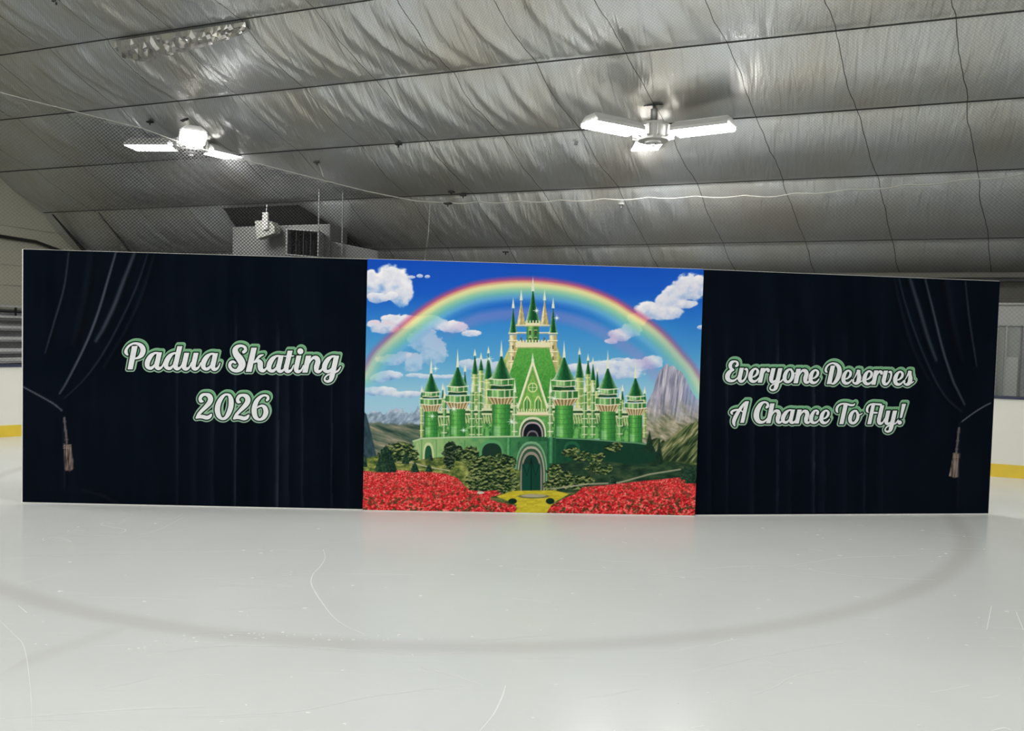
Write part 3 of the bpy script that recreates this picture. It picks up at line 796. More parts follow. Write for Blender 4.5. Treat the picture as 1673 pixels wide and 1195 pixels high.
    # ---------------- castle, a plain invented one: rows of round green turrets about a tall keep
    G0, G1, G2, G3 = (24, 78, 46), (52, 128, 66), (100, 176, 92), (176, 222, 150)
    CR, CRD, PALE = (238, 228, 190), (190, 172, 116), (206, 224, 196)
    rngk = np.random.RandomState(3)
    def rect(x0, y0, x1, y1, c, a=1.0, soft=.45): p.poly([(x0, y0), (x1, y0), (x1, y1), (x0, y1)], c, soft, a)
    def roundc(cx, w, ca, cb, cc):   # shading across a round shaft in the print
        return lambda x, y: lerp3(np.clip((x - cx + w) / (2 * w), 0, 1), ca, cb, cc, ca) * (.88 + .24 * fbm(x / 2.2, y / 3.2, 60, 3))[..., None]
    def spire(cx, y0, y1, w, green=True, cream=False):
        b = (G0, G1, G0) if green else ((204, 186, 130), (246, 236, 198), (176, 158, 104))
        pts = [(cx, y0)] + [(cx + w * k ** 1.25, y0 + (y1 - y0) * k) for k in (.25, .5, .75, .92)] + [(cx + w * 1.12, y1), (cx - w * 1.12, y1)] + [(cx - w * k ** 1.25, y0 + (y1 - y0) * k) for k in (.92, .75, .5, .25)]
        p.poly(pts, lambda x, y: lerp3(np.clip(.5 + (x - cx) / (2 * w * np.clip((y - y0) / (y1 - y0), .1, 1) + .1), 0, 1), PALE if green else b[0], b[1], b[2], b[0], (140, 190, 140) if green else b[2]) * (.82 + .34 * fbm(x / 2, y / 3, 61, 3))[..., None], .5)
    def tip(cx, y0, y1):
        p.poly([(cx, y0), (cx + 2.4, y1), (cx - 2.4, y1)], (228, 236, 214), .5); p.ell(cx, y1 - (y1 - y0) * .3, 1.8, 1.8, (236, 236, 214))
    def turret(cx, ytip, ycone, y1, y2, yb, w, sh=.80):
        """tip, cone top, cone base y1, gallery y2, shaft bottom yb"""
        sw = w * sh
        rect(cx - sw, y2, cx + sw, yb, roundc(cx, sw, (44, 110, 56), (120, 196, 96), (66, 142, 66)))
        for k in range(1, 8):
            yy = y2 + (yb - y2) * k / 8; p.line([(cx - sw, yy - .8), (cx, yy), (cx + sw, yy - .8)], .6, G0, .5)
        for k in (-.5, 0, .5): p.line([(cx + k * sw, y2 + 5), (cx + k * sw, yb)], .5, G0, .35)
        rect(cx - sw * .8, yb - (yb - y2) * .32, cx - sw * .1, yb - 5, (196, 232, 190), .38, 1.5)
        # flared corbels under the gallery
        p.poly([(cx - w * 1.22, y2 - 2), (cx + w * 1.22, y2 - 2), (cx + sw, y2 + 9), (cx - sw, y2 + 9)], (146, 122, 82))
        for k in range(-3, 4):
            p.line([(cx + k * w * .36, y2 - 2), (cx + k * sw * .30, y2 + 9)], 1.5, (230, 220, 180), .9)
        gh = (y2 - y1) * .36
        rect(cx - w * 1.22, y2 - 2 - gh, cx + w * 1.22, y2 - 2, roundc(cx, w * 1.2, (50, 120, 60), (146, 206, 124), (50, 110, 60)))
        for k in (-.75, -.3, .3, .75): rect(cx + k * w - 1.2, y2 - 2 - gh, cx + k * w + 1.2, y2 - 2, (214, 218, 176), .8)
        p.line([(cx - w * 1.3, y2 - 2.6), (cx, y2 - .8), (cx + w * 1.3, y2 - 2.6)], 1.6, (238, 232, 204)); p.line([(cx - w * 1.26, y2 - 3.6 - gh), (cx, y2 - 2 - gh), (cx + w * 1.26, y2 - 3.6 - gh)], 1.4, (226, 228, 198))
        yn = y2 - 4 - gh
        p.poly([(cx - w * .7, y1 + 4), (cx + w * .7, y1 + 4), (cx + w * .98, yn), (cx - w * .98, yn)], lambda x, y: lerp3(fbm(x / 2, y / 2, 63), (18, 52, 34), (50, 104, 62)))
        ym = y1 + (y2 - y1) * .30
        rect(cx - w * .95, y1, cx + w * .95, ym, roundc(cx, w, (60, 130, 66), (176, 220, 150), (60, 124, 66)))
        for k in (-.62, 0, .62): rect(cx + k * w - .8, y1, cx + k * w + .8, ym, (228, 226, 190), .8)
        p.line([(cx - w, ym), (cx, ym + 1.4), (cx + w, ym)], 1.4, (236, 232, 204))
        spire(cx, ycone, y1, w * .98)
        p.line([(cx - w * 1.1, y1), (cx, y1 + 1.6), (cx + w * 1.1, y1)], 1.5, (240, 238, 214))
        tip(cx, ytip, ycone + 5)
    # back rank: small cream and green pinnacles
    for (cx, y0, y1, w, yb) in ((776, 570, 612, 6, 690), (786, 576, 606, 5, 690), (798, 566, 620, 8, 690), (946, 568, 618, 8, 690), (960, 578, 612, 5, 690), (968, 584, 622, 5, 690), (760, 596, 640, 5, 700), (975, 596, 640, 5, 700), (690, 630, 650, 3, 716), (724, 626, 652, 3, 716), (1016, 628, 654, 3, 716), (1052, 632, 654, 3, 716)):
        rect(cx - w * .8, y1, cx + w * .8, yb, roundc(cx, w, (150, 176, 96), (220, 226, 160), (120, 160, 84)))
        spire(cx, y0 + 8, y1, w); tip(cx, y0, y0 + 12)
        for yy in np.arange(y1 + 6, yb, 12): p.line([(cx - w, yy), (cx + w, yy)], 1.2, (234, 230, 190))
    # keep
    p.poly([(806, 725), (812, 610), (836, 560), (906, 560), (928, 610), (934, 725)], lambda x, y: lerp3(fbm(x / 5, y / 9, 64, 4) * 1.3 - .15, (120, 150, 84), (196, 204, 132), (232, 224, 178)))
    for (cx, yt, yc, yb_, w) in ((838, 500, 545, 590, 7), (851, 487, 532, 600, 8), (889, 487, 532, 600, 8), (903, 500, 545, 590, 7)):
        rect(cx - w * .85, yb_ - 50 + 8, cx + w * .85, 640, roundc(cx, w, (206, 188, 132), (246, 238, 204), (188, 168, 112)))
        spire(cx, yt, yc, w * .95, green=(w == 7), cream=True); tip(cx, yt - 14, yt + 4)
        for yy in (yc, yc + 12, yc + 30, yc + 46): p.line([(cx - w, yy), (cx + w, yy)], 1.6, (246, 238, 206)); p.line([(cx - w, yy + 1.8), (cx + w, yy + 1.8)], .9, CRD)
        for yy in (yc + 20, yc + 38): rect(cx - 1.3, yy, cx + 1.3, yy + 6, (110, 100, 70))
    # central green tower with a stepped cap
    rect(860, 520, 880, 600, roundc(870, 10, (60, 130, 66), (150, 204, 122), (54, 116, 60)))
    spire(870, 470, 528, 12); tip(870, 452, 476)
    rect(858, 528, 882, 533, CR); p.line([(857, 533.5), (883, 533.5)], 1, CRD)
    for k in range(5): rect(859.5 + 5 * k, 524, 861.5 + 5 * k, 528, CR)
    for (x_, y_) in ((864, 540), (873, 540), (864, 552), (873, 552)): rect(x_, y_, x_ + 3.4, y_ + 8, (70, 84, 56)); p.line([(x_ - .6, y_), (x_ + 4, y_)], .9, CR)
    # roofs and the gabled front
    p.poly([(846, 568), (896, 568), (922, 660), (818, 660)], lambda x, y: lerp3(fbm(x / 2, y / 2.5, 65, 3) * .5 + .2 - (y - 610) / 260, (44, 120, 48), (88, 164, 72), (128, 196, 98)))
    rect(842, 560, 898, 568, CR); p.line([(842, 569), (898, 569)], 1.2, CRD)
    for k in range(11): rect(843.5 + 5 * k, 556, 846 + 5 * k, 560, CR)
    p.poly([(870, 590), (898, 676), (842, 676)], lambda x, y: lerp3(fbm(x / 3, y / 3, 66, 3), (96, 160, 72), (150, 200, 104)))
    p.line([(843, 676), (870, 592), (897, 676)], 3.4, (240, 236, 204)); p.line([(848, 676), (870, 606), (892, 676)], 1.2, (110, 140, 70))
    tip(870, 576, 594)
    p.ell(870, 634, 8, 8, (216, 226, 160)); p.ell(870, 634, 6, 6, (92, 160, 72)); p.line([(870, 628), (870, 640)], 1, CR); p.line([(864, 634), (876, 634)], 1, CR)
    for cx in (861, 879):
        p.poly([(cx - 6, 672), (cx - 6, 657), (cx - 3, 650), (cx, 647), (cx + 3, 650), (cx + 6, 657), (cx + 6, 672)], (222, 228, 160)); p.poly([(cx - 4.4, 672), (cx - 4.4, 658), (cx, 650), (cx + 4.4, 658), (cx + 4.4, 672)], (70, 140, 66))
        p.line([(cx, 652), (cx, 672)], .9, (216, 222, 160))
    # curtain wall between turrets
    def wall(x0, x1, y0, yb):
        rect(x0, y0, x1, yb, lambda x, y: lerp3(fbm(x / 3, y / 4, 67, 4) * 1.4 - .2, (34, 84, 50), (84, 150, 78), (150, 200, 120)))
        rect(x0, y0, x1, y0 + 4, (222, 222, 186)); rect(x0, y0 + 5, x1, y0 + 7.5, (40, 66, 48)); rect(x0, y0 + 8, x1, y0 + 11, (216, 218, 178))
        xx = x0 + 1
        while xx < x1 - 3: rect(xx, y0 - 5, xx + 3.4, y0, (228, 222, 188)); xx += 7
        xx = x0
        while xx < x1: p.line([(xx, y0 + 12), (xx + 2, y0 + 24)], 1.7, (222, 208, 166), .9); xx += 4.2
        xx = x0 + 4
        while xx < x1: p.poly([(xx - 3, yb), (xx - 3, y0 + 36), (xx, y0 + 30), (xx + 3, y0 + 36), (xx + 3, yb)], (120, 190, 100), .5, .8); xx += 11
    wall(700, 745, 672, 718); wall(748, 820, 668, 718); wall(820, 846, 664, 718); wall(894, 925, 664, 718); wall(915, 990, 668, 718); wall(985, 1040, 672, 728)
    for cx, yt in ((727, 650), (772, 640), (784, 640), (955, 640), (968, 640), (1012, 652)):
        rect(cx - 3, yt, cx + 3, 716, roundc(cx, 3.4, (60, 126, 66), (190, 220, 160), (70, 130, 70)))
        for yy in np.arange(yt + 6, 716, 13): p.line([(cx - 4, yy), (cx + 4, yy)], 1.4, (224, 226, 190))
        tip(cx, yt - 20, yt + 2)
    turret(705, 586, 606, 641, 664, 716, 14)
    turret(748, 571, 596, 632, 660, 716, 16)
    turret(1037, 592, 614, 648, 670, 730, 14)
    turret(992, 573, 598, 636, 664, 724, 16)
    turret(819, 556, 578, 620, 652, 718, 18.5)
    turret(921, 558, 580, 622, 654, 718, 18.5)
    # gatehouse
    rect(838, 678, 902, 722, lambda x, y: lerp3(fbm(x / 3, y / 4, 68, 3), (70, 140, 72), (130, 190, 104)))
    rect(838, 674, 902, 679, CR); p.line([(838, 680), (902, 680)], 1, CRD)
    for k in range(16): rect(839.5 + 4 * k, 669, 841 + 4 * k, 674, CR)
    for cx in (841, 899): rect(cx - 3, 640, cx + 3, 720, roundc(cx, 3, (110, 160, 96), (226, 232, 196), (110, 160, 96))); tip(cx, 618, 642)
    for yy in np.arange(650, 720, 14):
        for cx in (841, 899): p.line([(cx - 4, yy), (cx + 4, yy)], 1.5, (240, 236, 206))
    def arch(cx, yb, w, h, c, k=.62):
        pts = [(cx - w, yb)] + [(cx - w * math.cos(a) ** .8 if math.cos(a) > 0 else cx, yb - h * k - h * (1 - k) * math.sin(a)) for a in np.linspace(0, math.pi / 2, 8)] + [(cx + w * math.cos(a) ** .8 if math.cos(a) > 0 else cx, yb - h * k - h * (1 - k) * math.sin(a)) for a in np.linspace(math.pi / 2, 0, 8)] + [(cx + w, yb)]
        p.poly(pts, c)
    arch(870, 720, 22, 38, (222, 224, 190), .3); arch(870, 720, 19.5, 34, (50, 84, 56), .3); arch(870, 720, 17, 30, (190, 170, 176), .3); arch(870, 720, 15, 27, (22, 26, 34), .3); arch(870, 720, 10, 16, (120, 112, 120), .2); arch(870, 720, 8, 13, (30, 34, 40), .2)
    # round base wall: lit left half, deep green right half (as printed)
    base = [(676, 760), (676, 722), (690, 717), (740, 715), (870, 714), (960, 718), (1040, 724), (1066, 728), (1078, 760), (1060, 784), (700, 770)]
    def basec(x, y):
        f = sst(700, 1010, x); n = fbm(x / 6, y / 8, 70, 4)
        return lerp3(f + (n - .5) * .25, (150, 186, 122), (84, 146, 90), (58, 116, 76), (30, 78, 54), (24, 60, 46))
    p.poly(base, basec, .8)
    p.line([(676, 722), (690, 717.5), (740, 715.5), (850, 714)], 2.4, (186, 206, 166)); p.line([(895, 716), (960, 719), (1040, 725), (1066, 729)], 1.8, (104, 156, 116))
    for (cx, w, h, yb, c1, c2) in ((701, 9, 32, 756, (200, 214, 160), (36, 84, 60)), (683, 3, 28, 752, (170, 190, 140), (60, 100, 70)), (804, 19, 28, 748, (92, 158, 104), (30, 56, 44)), (934, 13, 20, 742, (40, 96, 66), (24, 62, 48))):
        arch(cx, yb, w, h, c1, .35); arch(cx, yb + 1, w - 3, h - 4, c2, .35)
    for xx in (714, 690, 760, 828): p.line([(xx, 720), (xx, 755)], 1, (56, 96, 66), .6)
    rect(828, 716, 836, 745, roundc(832, 4, (60, 130, 80), (110, 176, 116), (50, 110, 70))); rect(896, 716, 908, 758, roundc(902, 6, (40, 104, 66), (86, 156, 104), (30, 80, 56)))
    # great door below the gatehouse
    rect(846, 722, 894, 808, lambda x, y: lerp3(fbm(x / 4, y / 6, 69, 3), (40, 92, 62), (66, 128, 84)))
    arch(868, 806, 26, 84, (120, 170, 128), .42); arch(868, 806, 24, 80, (70, 110, 84), .42); arch(868, 806, 22, 76, (176, 168, 150), .42); arch(868, 806, 20, 72, (52, 84, 66), .42); arch(868, 806, 17.5, 67, (150, 140, 128), .42); arch(868, 806, 15, 62, (28, 58, 50), .42)
    rect(853, 760, 867.3, 806, (22, 70, 56)); rect(868.7, 760, 883, 806, (22, 66, 54))
    p.line([(868, 750), (868, 806)], 1.2, (10, 26, 24)); p.line([(854, 758), (861, 778), (868, 752), (875, 778), (882, 758)], 1.0, (12, 34, 30), .8)
    # slope and scrub
    p.poly([(900, 760), (960, 752), (1040, 760), (1078, 752), (1110, 758), (1140, 762), (1140, 800), (900, 806)], lambda x, y: lerp3(fbm(x / 12, y / 5, 71, 4) * 1.3 - .15, (22, 42, 36), (40, 66, 48), (74, 92, 62)), 2)
    p.poly([(590, 752), (620, 745), (690, 752), (745, 745), (790, 752), (850, 770), (850, 812), (760, 808), (700, 780), (590, 775)], lambda x, y: lerp3(fbm(x / 7, y / 4, 72, 4) * 1.5 - .25, (50, 72, 40), (110, 124, 62), (176, 176, 104)), 1.5)
    def scrub(puffs, seed, dark=(18, 36, 26), mid=(66, 88, 52), lite=(146, 154, 96), s=5.5):
        f = np.full(X.shape, -9.0)
        for (cx, cy, rx, ry) in puffs: f = np.maximum(f, 1 - np.hypot((X - cx) / rx, (Y - cy) / ry))
        n = fbr(X / s, Y / s * 1.4, seed, 4); al = sst(0, .12, f + (n - .5) * .8)
        nn = fbr(X / s * 1.3, Y / s * 1.9 + 3, seed + 3, 4); n2_ = fbr(X / s * 1.3, (Y + 2.2) / s * 1.9 + 3, seed + 3, 4)
        k = np.clip(.42 + (nn - n2_) * 1.6 + (nn - .5) * 1.6, 0, 1)
        C[...] = C * (1 - al[..., None]) + lerp3(k, dark, mid, lite) * al[..., None]
    scrub([(655, 735, 24, 12), (640, 745, 20, 14), (672, 745, 14, 12)], 80)
    scrub([(740, 738, 16, 16), (735, 752, 10, 16)], 84, mid=(34, 52, 40), lite=(90, 104, 76))
    scrub([(755, 745, 12, 12), (768, 742, 14, 14)], 86)
    scrub([(790, 765, 26, 20), (820, 760, 24, 18), (810, 785, 34, 22), (778, 785, 18, 14), (832, 790, 16, 18), (780, 800, 20, 9)], 88)
    scrub([(905, 772, 12, 14), (920, 785, 22, 14), (905, 795, 16, 14), (942, 790, 24, 12), (958, 786, 14, 8)], 92)
    for (tx, ty) in ((930, 741), (948, 748), (966, 765), (972, 750), (1000, 733), (985, 770)):
        scrub([(tx, ty, 14, 7), (tx + 8, ty - 4, 9, 5)], int(tx), dark=(20, 40, 30))
    p.line([(967, 770), (964, 785), (966, 790)], 1.4, (70, 70, 50))
    for (cx, cy, w, h) in ((1060, 722, 8, 18), (1076, 738, 7, 22)): p.poly([(cx, cy - h), (cx + w, cy + h), (cx - w, cy + h)], lambda x, y: lerp3(fbr(x / 2, y / 3, 95), (16, 36, 32), (46, 72, 52)), 1)
    p.line([(650, 756), (675, 757), (700, 764), (735, 770)], 2, (196, 188, 160), .8); p.line([(900, 800), (960, 792), (1010, 790), (1060, 776), (1110, 768)], 2.6, (190, 184, 158), .75, 1)
    # clipped bushes
    def cone(cx, cy, w, h):
        p.poly([(cx, cy - h), (cx + w * .45, cy - h * .72), (cx + w * .8, cy - h * .25), (cx + w, cy), (cx + w * .9, cy + h * .12), (cx - w * .9, cy + h * .12), (cx - w, cy), (cx - w * .8, cy - h * .25), (cx - w * .45, cy - h * .72)], lambda x, y: lerp3(fbm(x / 2.2, y / 2.2, 97, 4) * 1.3 - .1 - (x - cx) / w * .2, (12, 30, 28), (28, 54, 44), (64, 90, 62)), .8)
    # flower fields
    def flowers(pts, seed):
        def fc(x, y):
            dp = sst(765, 840, y); z = 1.25 + 1.5 * dp     # blooms print larger towards the bottom edge
            n = fbr(x / 1.5, y / 1.2, seed, 2) * (1 - dp) + fbr(x / 2.7, y / 2.3, seed + 3, 3) * dp
            n2_ = fbr(x / 4.2, y / 3.4, seed + 7, 3)
            red = lerp3((n - .5) * 1.9 + .5, (142, 24, 30), (206, 44, 50), (232, 74, 74), (246, 146, 136))
            k = (sst(.54, .64, n2_) * (.18 + .72 * dp))[..., None]
            return red * (1 - k) + lerp3(n, (36, 40, 26), (124, 100, 58)) * k
        p.poly(pts, fc, 1.2)
    p.poly([(812, 812), (840, 803), (905, 802), (930, 808), (905, 822), (890, 846), (832, 846), (845, 826)], lambda x, y: lerp3(fbm(x / 6, y / 2, 101, 3), (176, 160, 40), (226, 208, 66)), 1)
    p.ell(872, 812, 26, 3.6, (120, 120, 84)); p.ell(872, 811, 20, 2.6, (170, 165, 140))
    flowers([(590, 770), (620, 773), (650, 769), (700, 772), (728, 775), (748, 782), (758, 792), (768, 802), (790, 804), (812, 802), (820, 808), (800, 815), (815, 822), (838, 825), (846, 832), (832, 850), (590, 850)], 110)
    flowers([(888, 850), (900, 828), (922, 815), (940, 808), (952, 797), (985, 794), (1040, 788), (1080, 784), (1110, 781), (1150, 784), (1150, 850)], 120)
    p.ell(786, 806, 6, 2.2, (200, 194, 178))
    cone(632, 768, 18, 40); cone(664, 757, 6, 17); cone(679, 771, 7, 15); cone(702, 771, 6, 12); cone(1000, 790, 6.5, 13); cone(1118, 783, 8, 20); cone(1128, 788, 11, 26); cone(705, 753, 4, 10); cone(597, 762, 5, 20)
    p.ell(838, 820, 7, 4.5, (20, 48, 36)); p.ell(899, 820, 7, 5, (20, 48, 36))
    # little star glints in the print
    for (x_, y_, r) in ((742, 669, 9), (707, 681, 6), (836, 690, 9), (758, 704, 6), (799, 587, 8), (712, 603, 6), (876, 508, 6), (909, 520, 5), (905, 652, 7), (978, 640, 6)):
        for dx_, dy_ in ((1, 0), (0, 1), (.5, .5), (.5, -.5)):
            p.line([(x_ - r * dx_, y_ - r * dy_, .2), (x_, y_, 1.5), (x_ + r * dx_, y_ + r * dy_, .2)], .5, (240, 255, 240), .85, .4)
    # cloth hem along the edges
    return p.C

# ---------- dark stage curtain prints
def paint_curtain(X, Y, side):
    p = Paint(X, Y, (5, 12, 23)); C = p.C
    n = fbm(X / 14, Y / 160, 5 if side == 'left' else 9, 4)
    C += ((n - .5) * 9)[..., None] * np.array((.8, 1, 1.1)); C += ((fbm(X / 60, Y / 60, 8, 3) - .5) * 6)[..., None]
    g = (118, 122, 134)
    if side == 'left':
        F = [([(111.5, 413), (104.5, 470), (88, 529), (74, 577)], 2.6, .32), ([(147, 413), (140, 470), (120, 560)], 8, .07), ([(189, 411), (177, 454), (161, 509), (141, 561), (112.5, 619), (98, 643)], 3.4, .55),
             ([(220, 411), (203, 456), (187, 499), (169, 537), (157, 557)], 5.5, .42), ([(241, 413), (223, 468), (197, 525), (169, 577), (139, 619), (107, 650)], 3, .22), ([(252, 413), (232, 480), (205, 540), (170, 600)], 4, .09),
             ([(106, 800), (107, 760), (104, 700)], 3, .12), ([(135, 800), (165, 808), (195, 822)], 4, .12)]
        V_ = ((291, .12, 3), (349, .10, 6), (386, .22, 3), (455, .26, 4), (470, .1, 10), (495, .12, 3), (543, .17, 2), (320, .06, 8), (420, .06, 8), (570, .06, 6))
        tie = [(38, 632), (75, 652), (90, 661), (102, 671)]
        T = [((106, 683), (107, 697), (109, 711), (110, 724)), [(105.5, 726), (117, 727), (122, 766), (115, 770), (107, 768)], 1]
    else:
        F = [([(1510, 456), (1520.5, 500), (1538.6, 571), (1554.7, 619), (1562, 635), (1575, 661)], 3.2, .45), ([(1485, 456), (1496, 492), (1514.5, 553), (1528, 589)], 5, .36), ([(1467, 456), (1478, 500), (1498, 557), (1524.5, 617), (1545, 650), (1570, 673)], 2.8, .22),
             ([(1460, 456), (1470, 505), (1490, 570), (1515, 620)], 4, .08), ([(1576, 460), (1583, 525), (1595, 599)], 2.4, .28), ([(1545, 456), (1555, 520), (1572, 590)], 7, .06), ([(1567, 690), (1565, 780), (1564, 830)], 3, .1)]
        V_ = ((1188, .12, 3), (1230, .08, 6), (1270, .16, 3), (1290, .06, 6), (1329, .20, 4), (1345, .08, 8), (1412, .12, 3), (1380, .05, 8), (1440, .05, 6), (1160, .05, 5))
        tie = [(1618, 659), (1606, 665), (1590, 675), (1571, 689)]
        T = [((1566, 700), (1564.5, 714), (1563, 727), (1561.5, 740)), [(1557, 741), (1565.5, 742), (1565, 780), (1558, 781), (1550, 778)], -1]
    for pts, w, a in F:
        q = spline([tuple(t_) for t_ in pts], 6); m = len(q)
        p.line([(x, y, w * (.55 + .45 * math.sin(math.pi * (i + .5) / m))) for i, (x, y) in enumerate(q)], w, g, min(1, a * 1.3), w * .7)
        p.line([(x + (w + 1) * (1 if side == 'left' else -1), y) for (x, y) in q], w, (2, 4, 8), .5, w)
    for (x, a, w) in V_:
        y0 = 470 + (x * 37 % 60); al = np.exp(-((X - x) / w) ** 2) * a * sst(y0, y0 + 120, Y) * (.5 + .9 * fbm(X * 0 + x, Y / 40, 3, 3)); al = al * (X < x + w * .3)
        C[...] = C * (1 - al[..., None]) + np.array(g) * al[..., None]
    p.line(spline(tie, 6), 2.0, (112, 114, 122), .75)
    for i, (x, y) in enumerate(spline(list(T[0]), 6)):
        p.ell(x, y, 1.6 + 1.2 * (i % 6 == 3), 2.0, (120, 108, 110), .7, .4)
    def tc_(x, y): return lerp3(fbm(x / 1.3 + (y - 720) / 26 * T[2] * -1, y / 30, 21, 3) * 1.7 - .35, (30, 24, 26), (104, 90, 84), (176, 158, 146))
    p.poly(T[1], tc_, .7, .95)
    x0, y0 = T[1][0]
    for k in range(3): p.line([(x0 - .5, y0 + 3 * k), (x0 + 11, y0 + 1 + 3 * k)], 1.3, (176, 150, 138), .6)
    return p.C

# ---------- lettering: pen strokes of a bold slanted script
def letters():
    """returns {line: list of strokes/polygons}; a stroke is a list of (x, y, width)"""
    out = {}
    def glyphset(ox, oy, sc):    # crop frame -> image pixels
        def cv(pts): return [(ox + q[0] / sc, oy + q[1] / sc) + ((q[2] / sc,) if len(q) > 2 else ()) for q in pts]
        return cv
    def make(L, cv):
        def St(pts, k=7): L.append(('s', spline(cv(pts), k)))
        def Po(pts): L.append(('p', cv(pts)))
        return St, Po
    def unit(L, cv, x, y, h):    # letters with x-height 1, y up
        def T(pts): return [(x + q[0] * h, y - q[1] * h) + ((q[2] * h,) if len(q) > 2 else ()) for q in pts]
        def St(pts): L.append(('s', spline(cv(T(pts)), 7)))
        def Po(pts): L.append(('p', cv(T(pts))))
        return St, Po
    def stem(Po, x, top=1.0):
        k = (top - .30) * .228; Po([(x + k, top), (x + k + .29 + .01 * (top > 1), top), (x + .29, .28), (x, .28)])
    def hook(St, x): St([(x + .155, .40, .28), (x + .145, .27, .28), (x + .16, .13, .25), (x + .27, .06, .20), (x + .42, .13, .13), (x + .51, .27, .09), (x + .56, .42, .06)])
    def bowl(St): St([(.86, .955, .09), (.72, .965, .12), (.56, .93, .15), (.36, .76, .26), (.20, .48, .30), (.17, .24, .27), (.26, .10, .20), (.42, .09, .19), (.57, .22, .13), (.68, .42, .07)])
    def tail(St, x): St([(x + .59, -.25, .29), (x + .54, -.40, .22), (x + .36, -.50, .15), (x + .20, -.43, .12), (x + .20, -.28, .10), (x + .36, -.12, .10), (x + .66, -.02, .11), (x + .95, .12, .11), (x + 1.10, .34, .07)])
    def g_(ch, L, cv, x, y, h):
        St, Po = unit(L, cv, x, y, h)
        if ch == 'a': bowl(St); stem(Po, .58); hook(St, .58)
        elif ch == 'd': bowl(St); stem(Po, .58, 1.37); hook(St, .58)
        elif ch == 'u': stem(Po, 0); hook(St, 0); stem(Po, .54); hook(St, .54)
        elif ch == 'i': stem(Po, 0); hook(St, 0); L.append(('s', cv([(x + .38 * h, y - 1.25 * h, .35 * h), (x + .385 * h, y - 1.25 * h, .35 * h)])))
        elif ch == 'l': stem(Po, 0, 1.36); hook(St, 0)
        elif ch == 't': stem(Po, .05, 1.28); hook(St, .05); St([(.08, .95, .07), (.35, .96, .08), (.62, .97, .07)])
        elif ch == 'k':
            Po([(.32, 1.40), (.64, 1.40), (.34, 0), (0, 0)]); St([(.42, .52, .08), (.58, .66, .10), (.80, .90, .15), (1.02, .99, .06)])
            St([(.50, .55, .10), (.68, .64, .20), (.83, .52, .30), (.84, .32, .31), (.88, .14, .27), (1.02, .07, .20), (1.16, .16, .12), (1.26, .33, .07)])
        elif ch == 'n': Po([(.23, 1), (.54, 1), (.33, 0), (.02, 0)]); St([(.40, .50, .06), (.52, .74, .12), (.68, .88, .18), (.86, .84, .28), (.93, .66, .30), (.88, .45, .30), (.845, .30, .29)]); hook(St, .69)
        elif ch == 'h': Po([(.31, 1.42), (.63, 1.42), (.33, 0), (.02, 0)]); St([(.40, .50, .06), (.52, .74, .12), (.68, .88, .18), (.86, .84, .28), (.93, .66, .30), (.88, .45, .30), (.845, .30, .29)]); hook(St, .69)
        elif ch == 'g': bowl(St); Po([(.72, 1), (1.02, 1), (.74, -.28), (.44, -.28)]); tail(St, 0)
        elif ch == 'y': stem(Po, 0); hook(St, 0); Po([(.62, 1), (.92, 1), (.63, -.28), (.33, -.28)]); tail(St, -.11)
        elif ch == 'v': stem(Po, 0); St([(.155, .40, .28), (.145, .26, .28), (.20, .10, .22), (.34, .08, .17), (.50, .22, .13), (.62, .48, .13), (.67, .75, .14), (.63, .90, .17), (.54, .90, .13)])
        elif ch == 'e': St([(.26, .36, .07), (.44, .42, .12), (.62, .60, .18), (.66, .80, .18), (.56, .93, .14), (.42, .92, .15), (.26, .74, .24), (.17, .48, .29), (.17, .23, .27), (.30, .09, .22), (.48, .09, .16), (.64, .20, .11), (.74, .34, .07)])
        elif ch == 'r': Po([(.22, 1), (.51, 1), (.31, 0), (.01, 0)]); St([(.40, .62, .06), (.48, .80, .12), (.60, .92, .16), (.72, .88, .21), (.73, .80, .20)])
        elif ch == 'o': St([(.60, .93, .15), (.44, .92, .16), (.28, .76, .24), (.17, .48, .28), (.18, .22, .25), (.32, .09, .20), (.50, .13, .19), (.66, .34, .22), (.72, .60, .22), (.66, .82, .17), (.56, .93, .13)]); St([(.62, .76, .06), (.74, .66, .09), (.92, .70, .08), (1.02, .78, .06)])
        elif ch == 's': St([(.06, .30, .05), (.20, .50, .07), (.34, .76, .11), (.44, .93, .18)]); Po([(.33, 1.0), (.58, 1.0), (.60, .55), (.40, .55)]); St([(.48, .72, .22), (.50, .48, .30), (.44, .22, .28), (.30, .09, .20), (.14, .12, .13), (.08, .24, .13), (.13, .31, .09)]); St([(.44, .16, .12), (.60, .20, .09), (.74, .30, .05)])
        elif ch == 'c': St([(.60, .72, .20), (.64, .86, .16), (.52, .94, .14), (.34, .84, .20), (.18, .52, .29), (.17, .24, .27), (.30, .09, .21), (.48, .09, .16), (.64, .20, .11), (.74, .34, .07)])
    # line 1, left banner
    L = []; out['title'] = L
    cv = glyphset(195, 545, 9.294); St, Po = make(L, cv)
    Po([(192, 192), (280, 188), (207, 545), (127, 545)])
    St([(125, 322, 30), (102, 285, 52), (112, 235, 42), (152, 185, 34), (215, 153, 32), (285, 158, 45), (340, 195, 70), (363, 255, 82), (343, 320, 75), (300, 362, 45), (258, 378, 30), (228, 384, 18)])
    g_('a', L, cv, 382, 548, 262); g_('d', L, cv, 668, 552, 262); g_('u', L, cv, 948, 556, 262); g_('a', L, cv, 1232, 562, 262)
    cv = glyphset(365, 550, 8.365); St, Po = make(L, cv)
    St([(278, 212, 44), (302, 190, 46), (295, 150, 40), (250, 128, 36), (195, 140, 52), (162, 185, 74), (178, 245, 88), (228, 310, 98), (258, 375, 96), (238, 432, 84), (185, 468, 52), (125, 455, 44), (90, 410, 44), (98, 362, 42), (135, 345, 36), (165, 362, 26)])
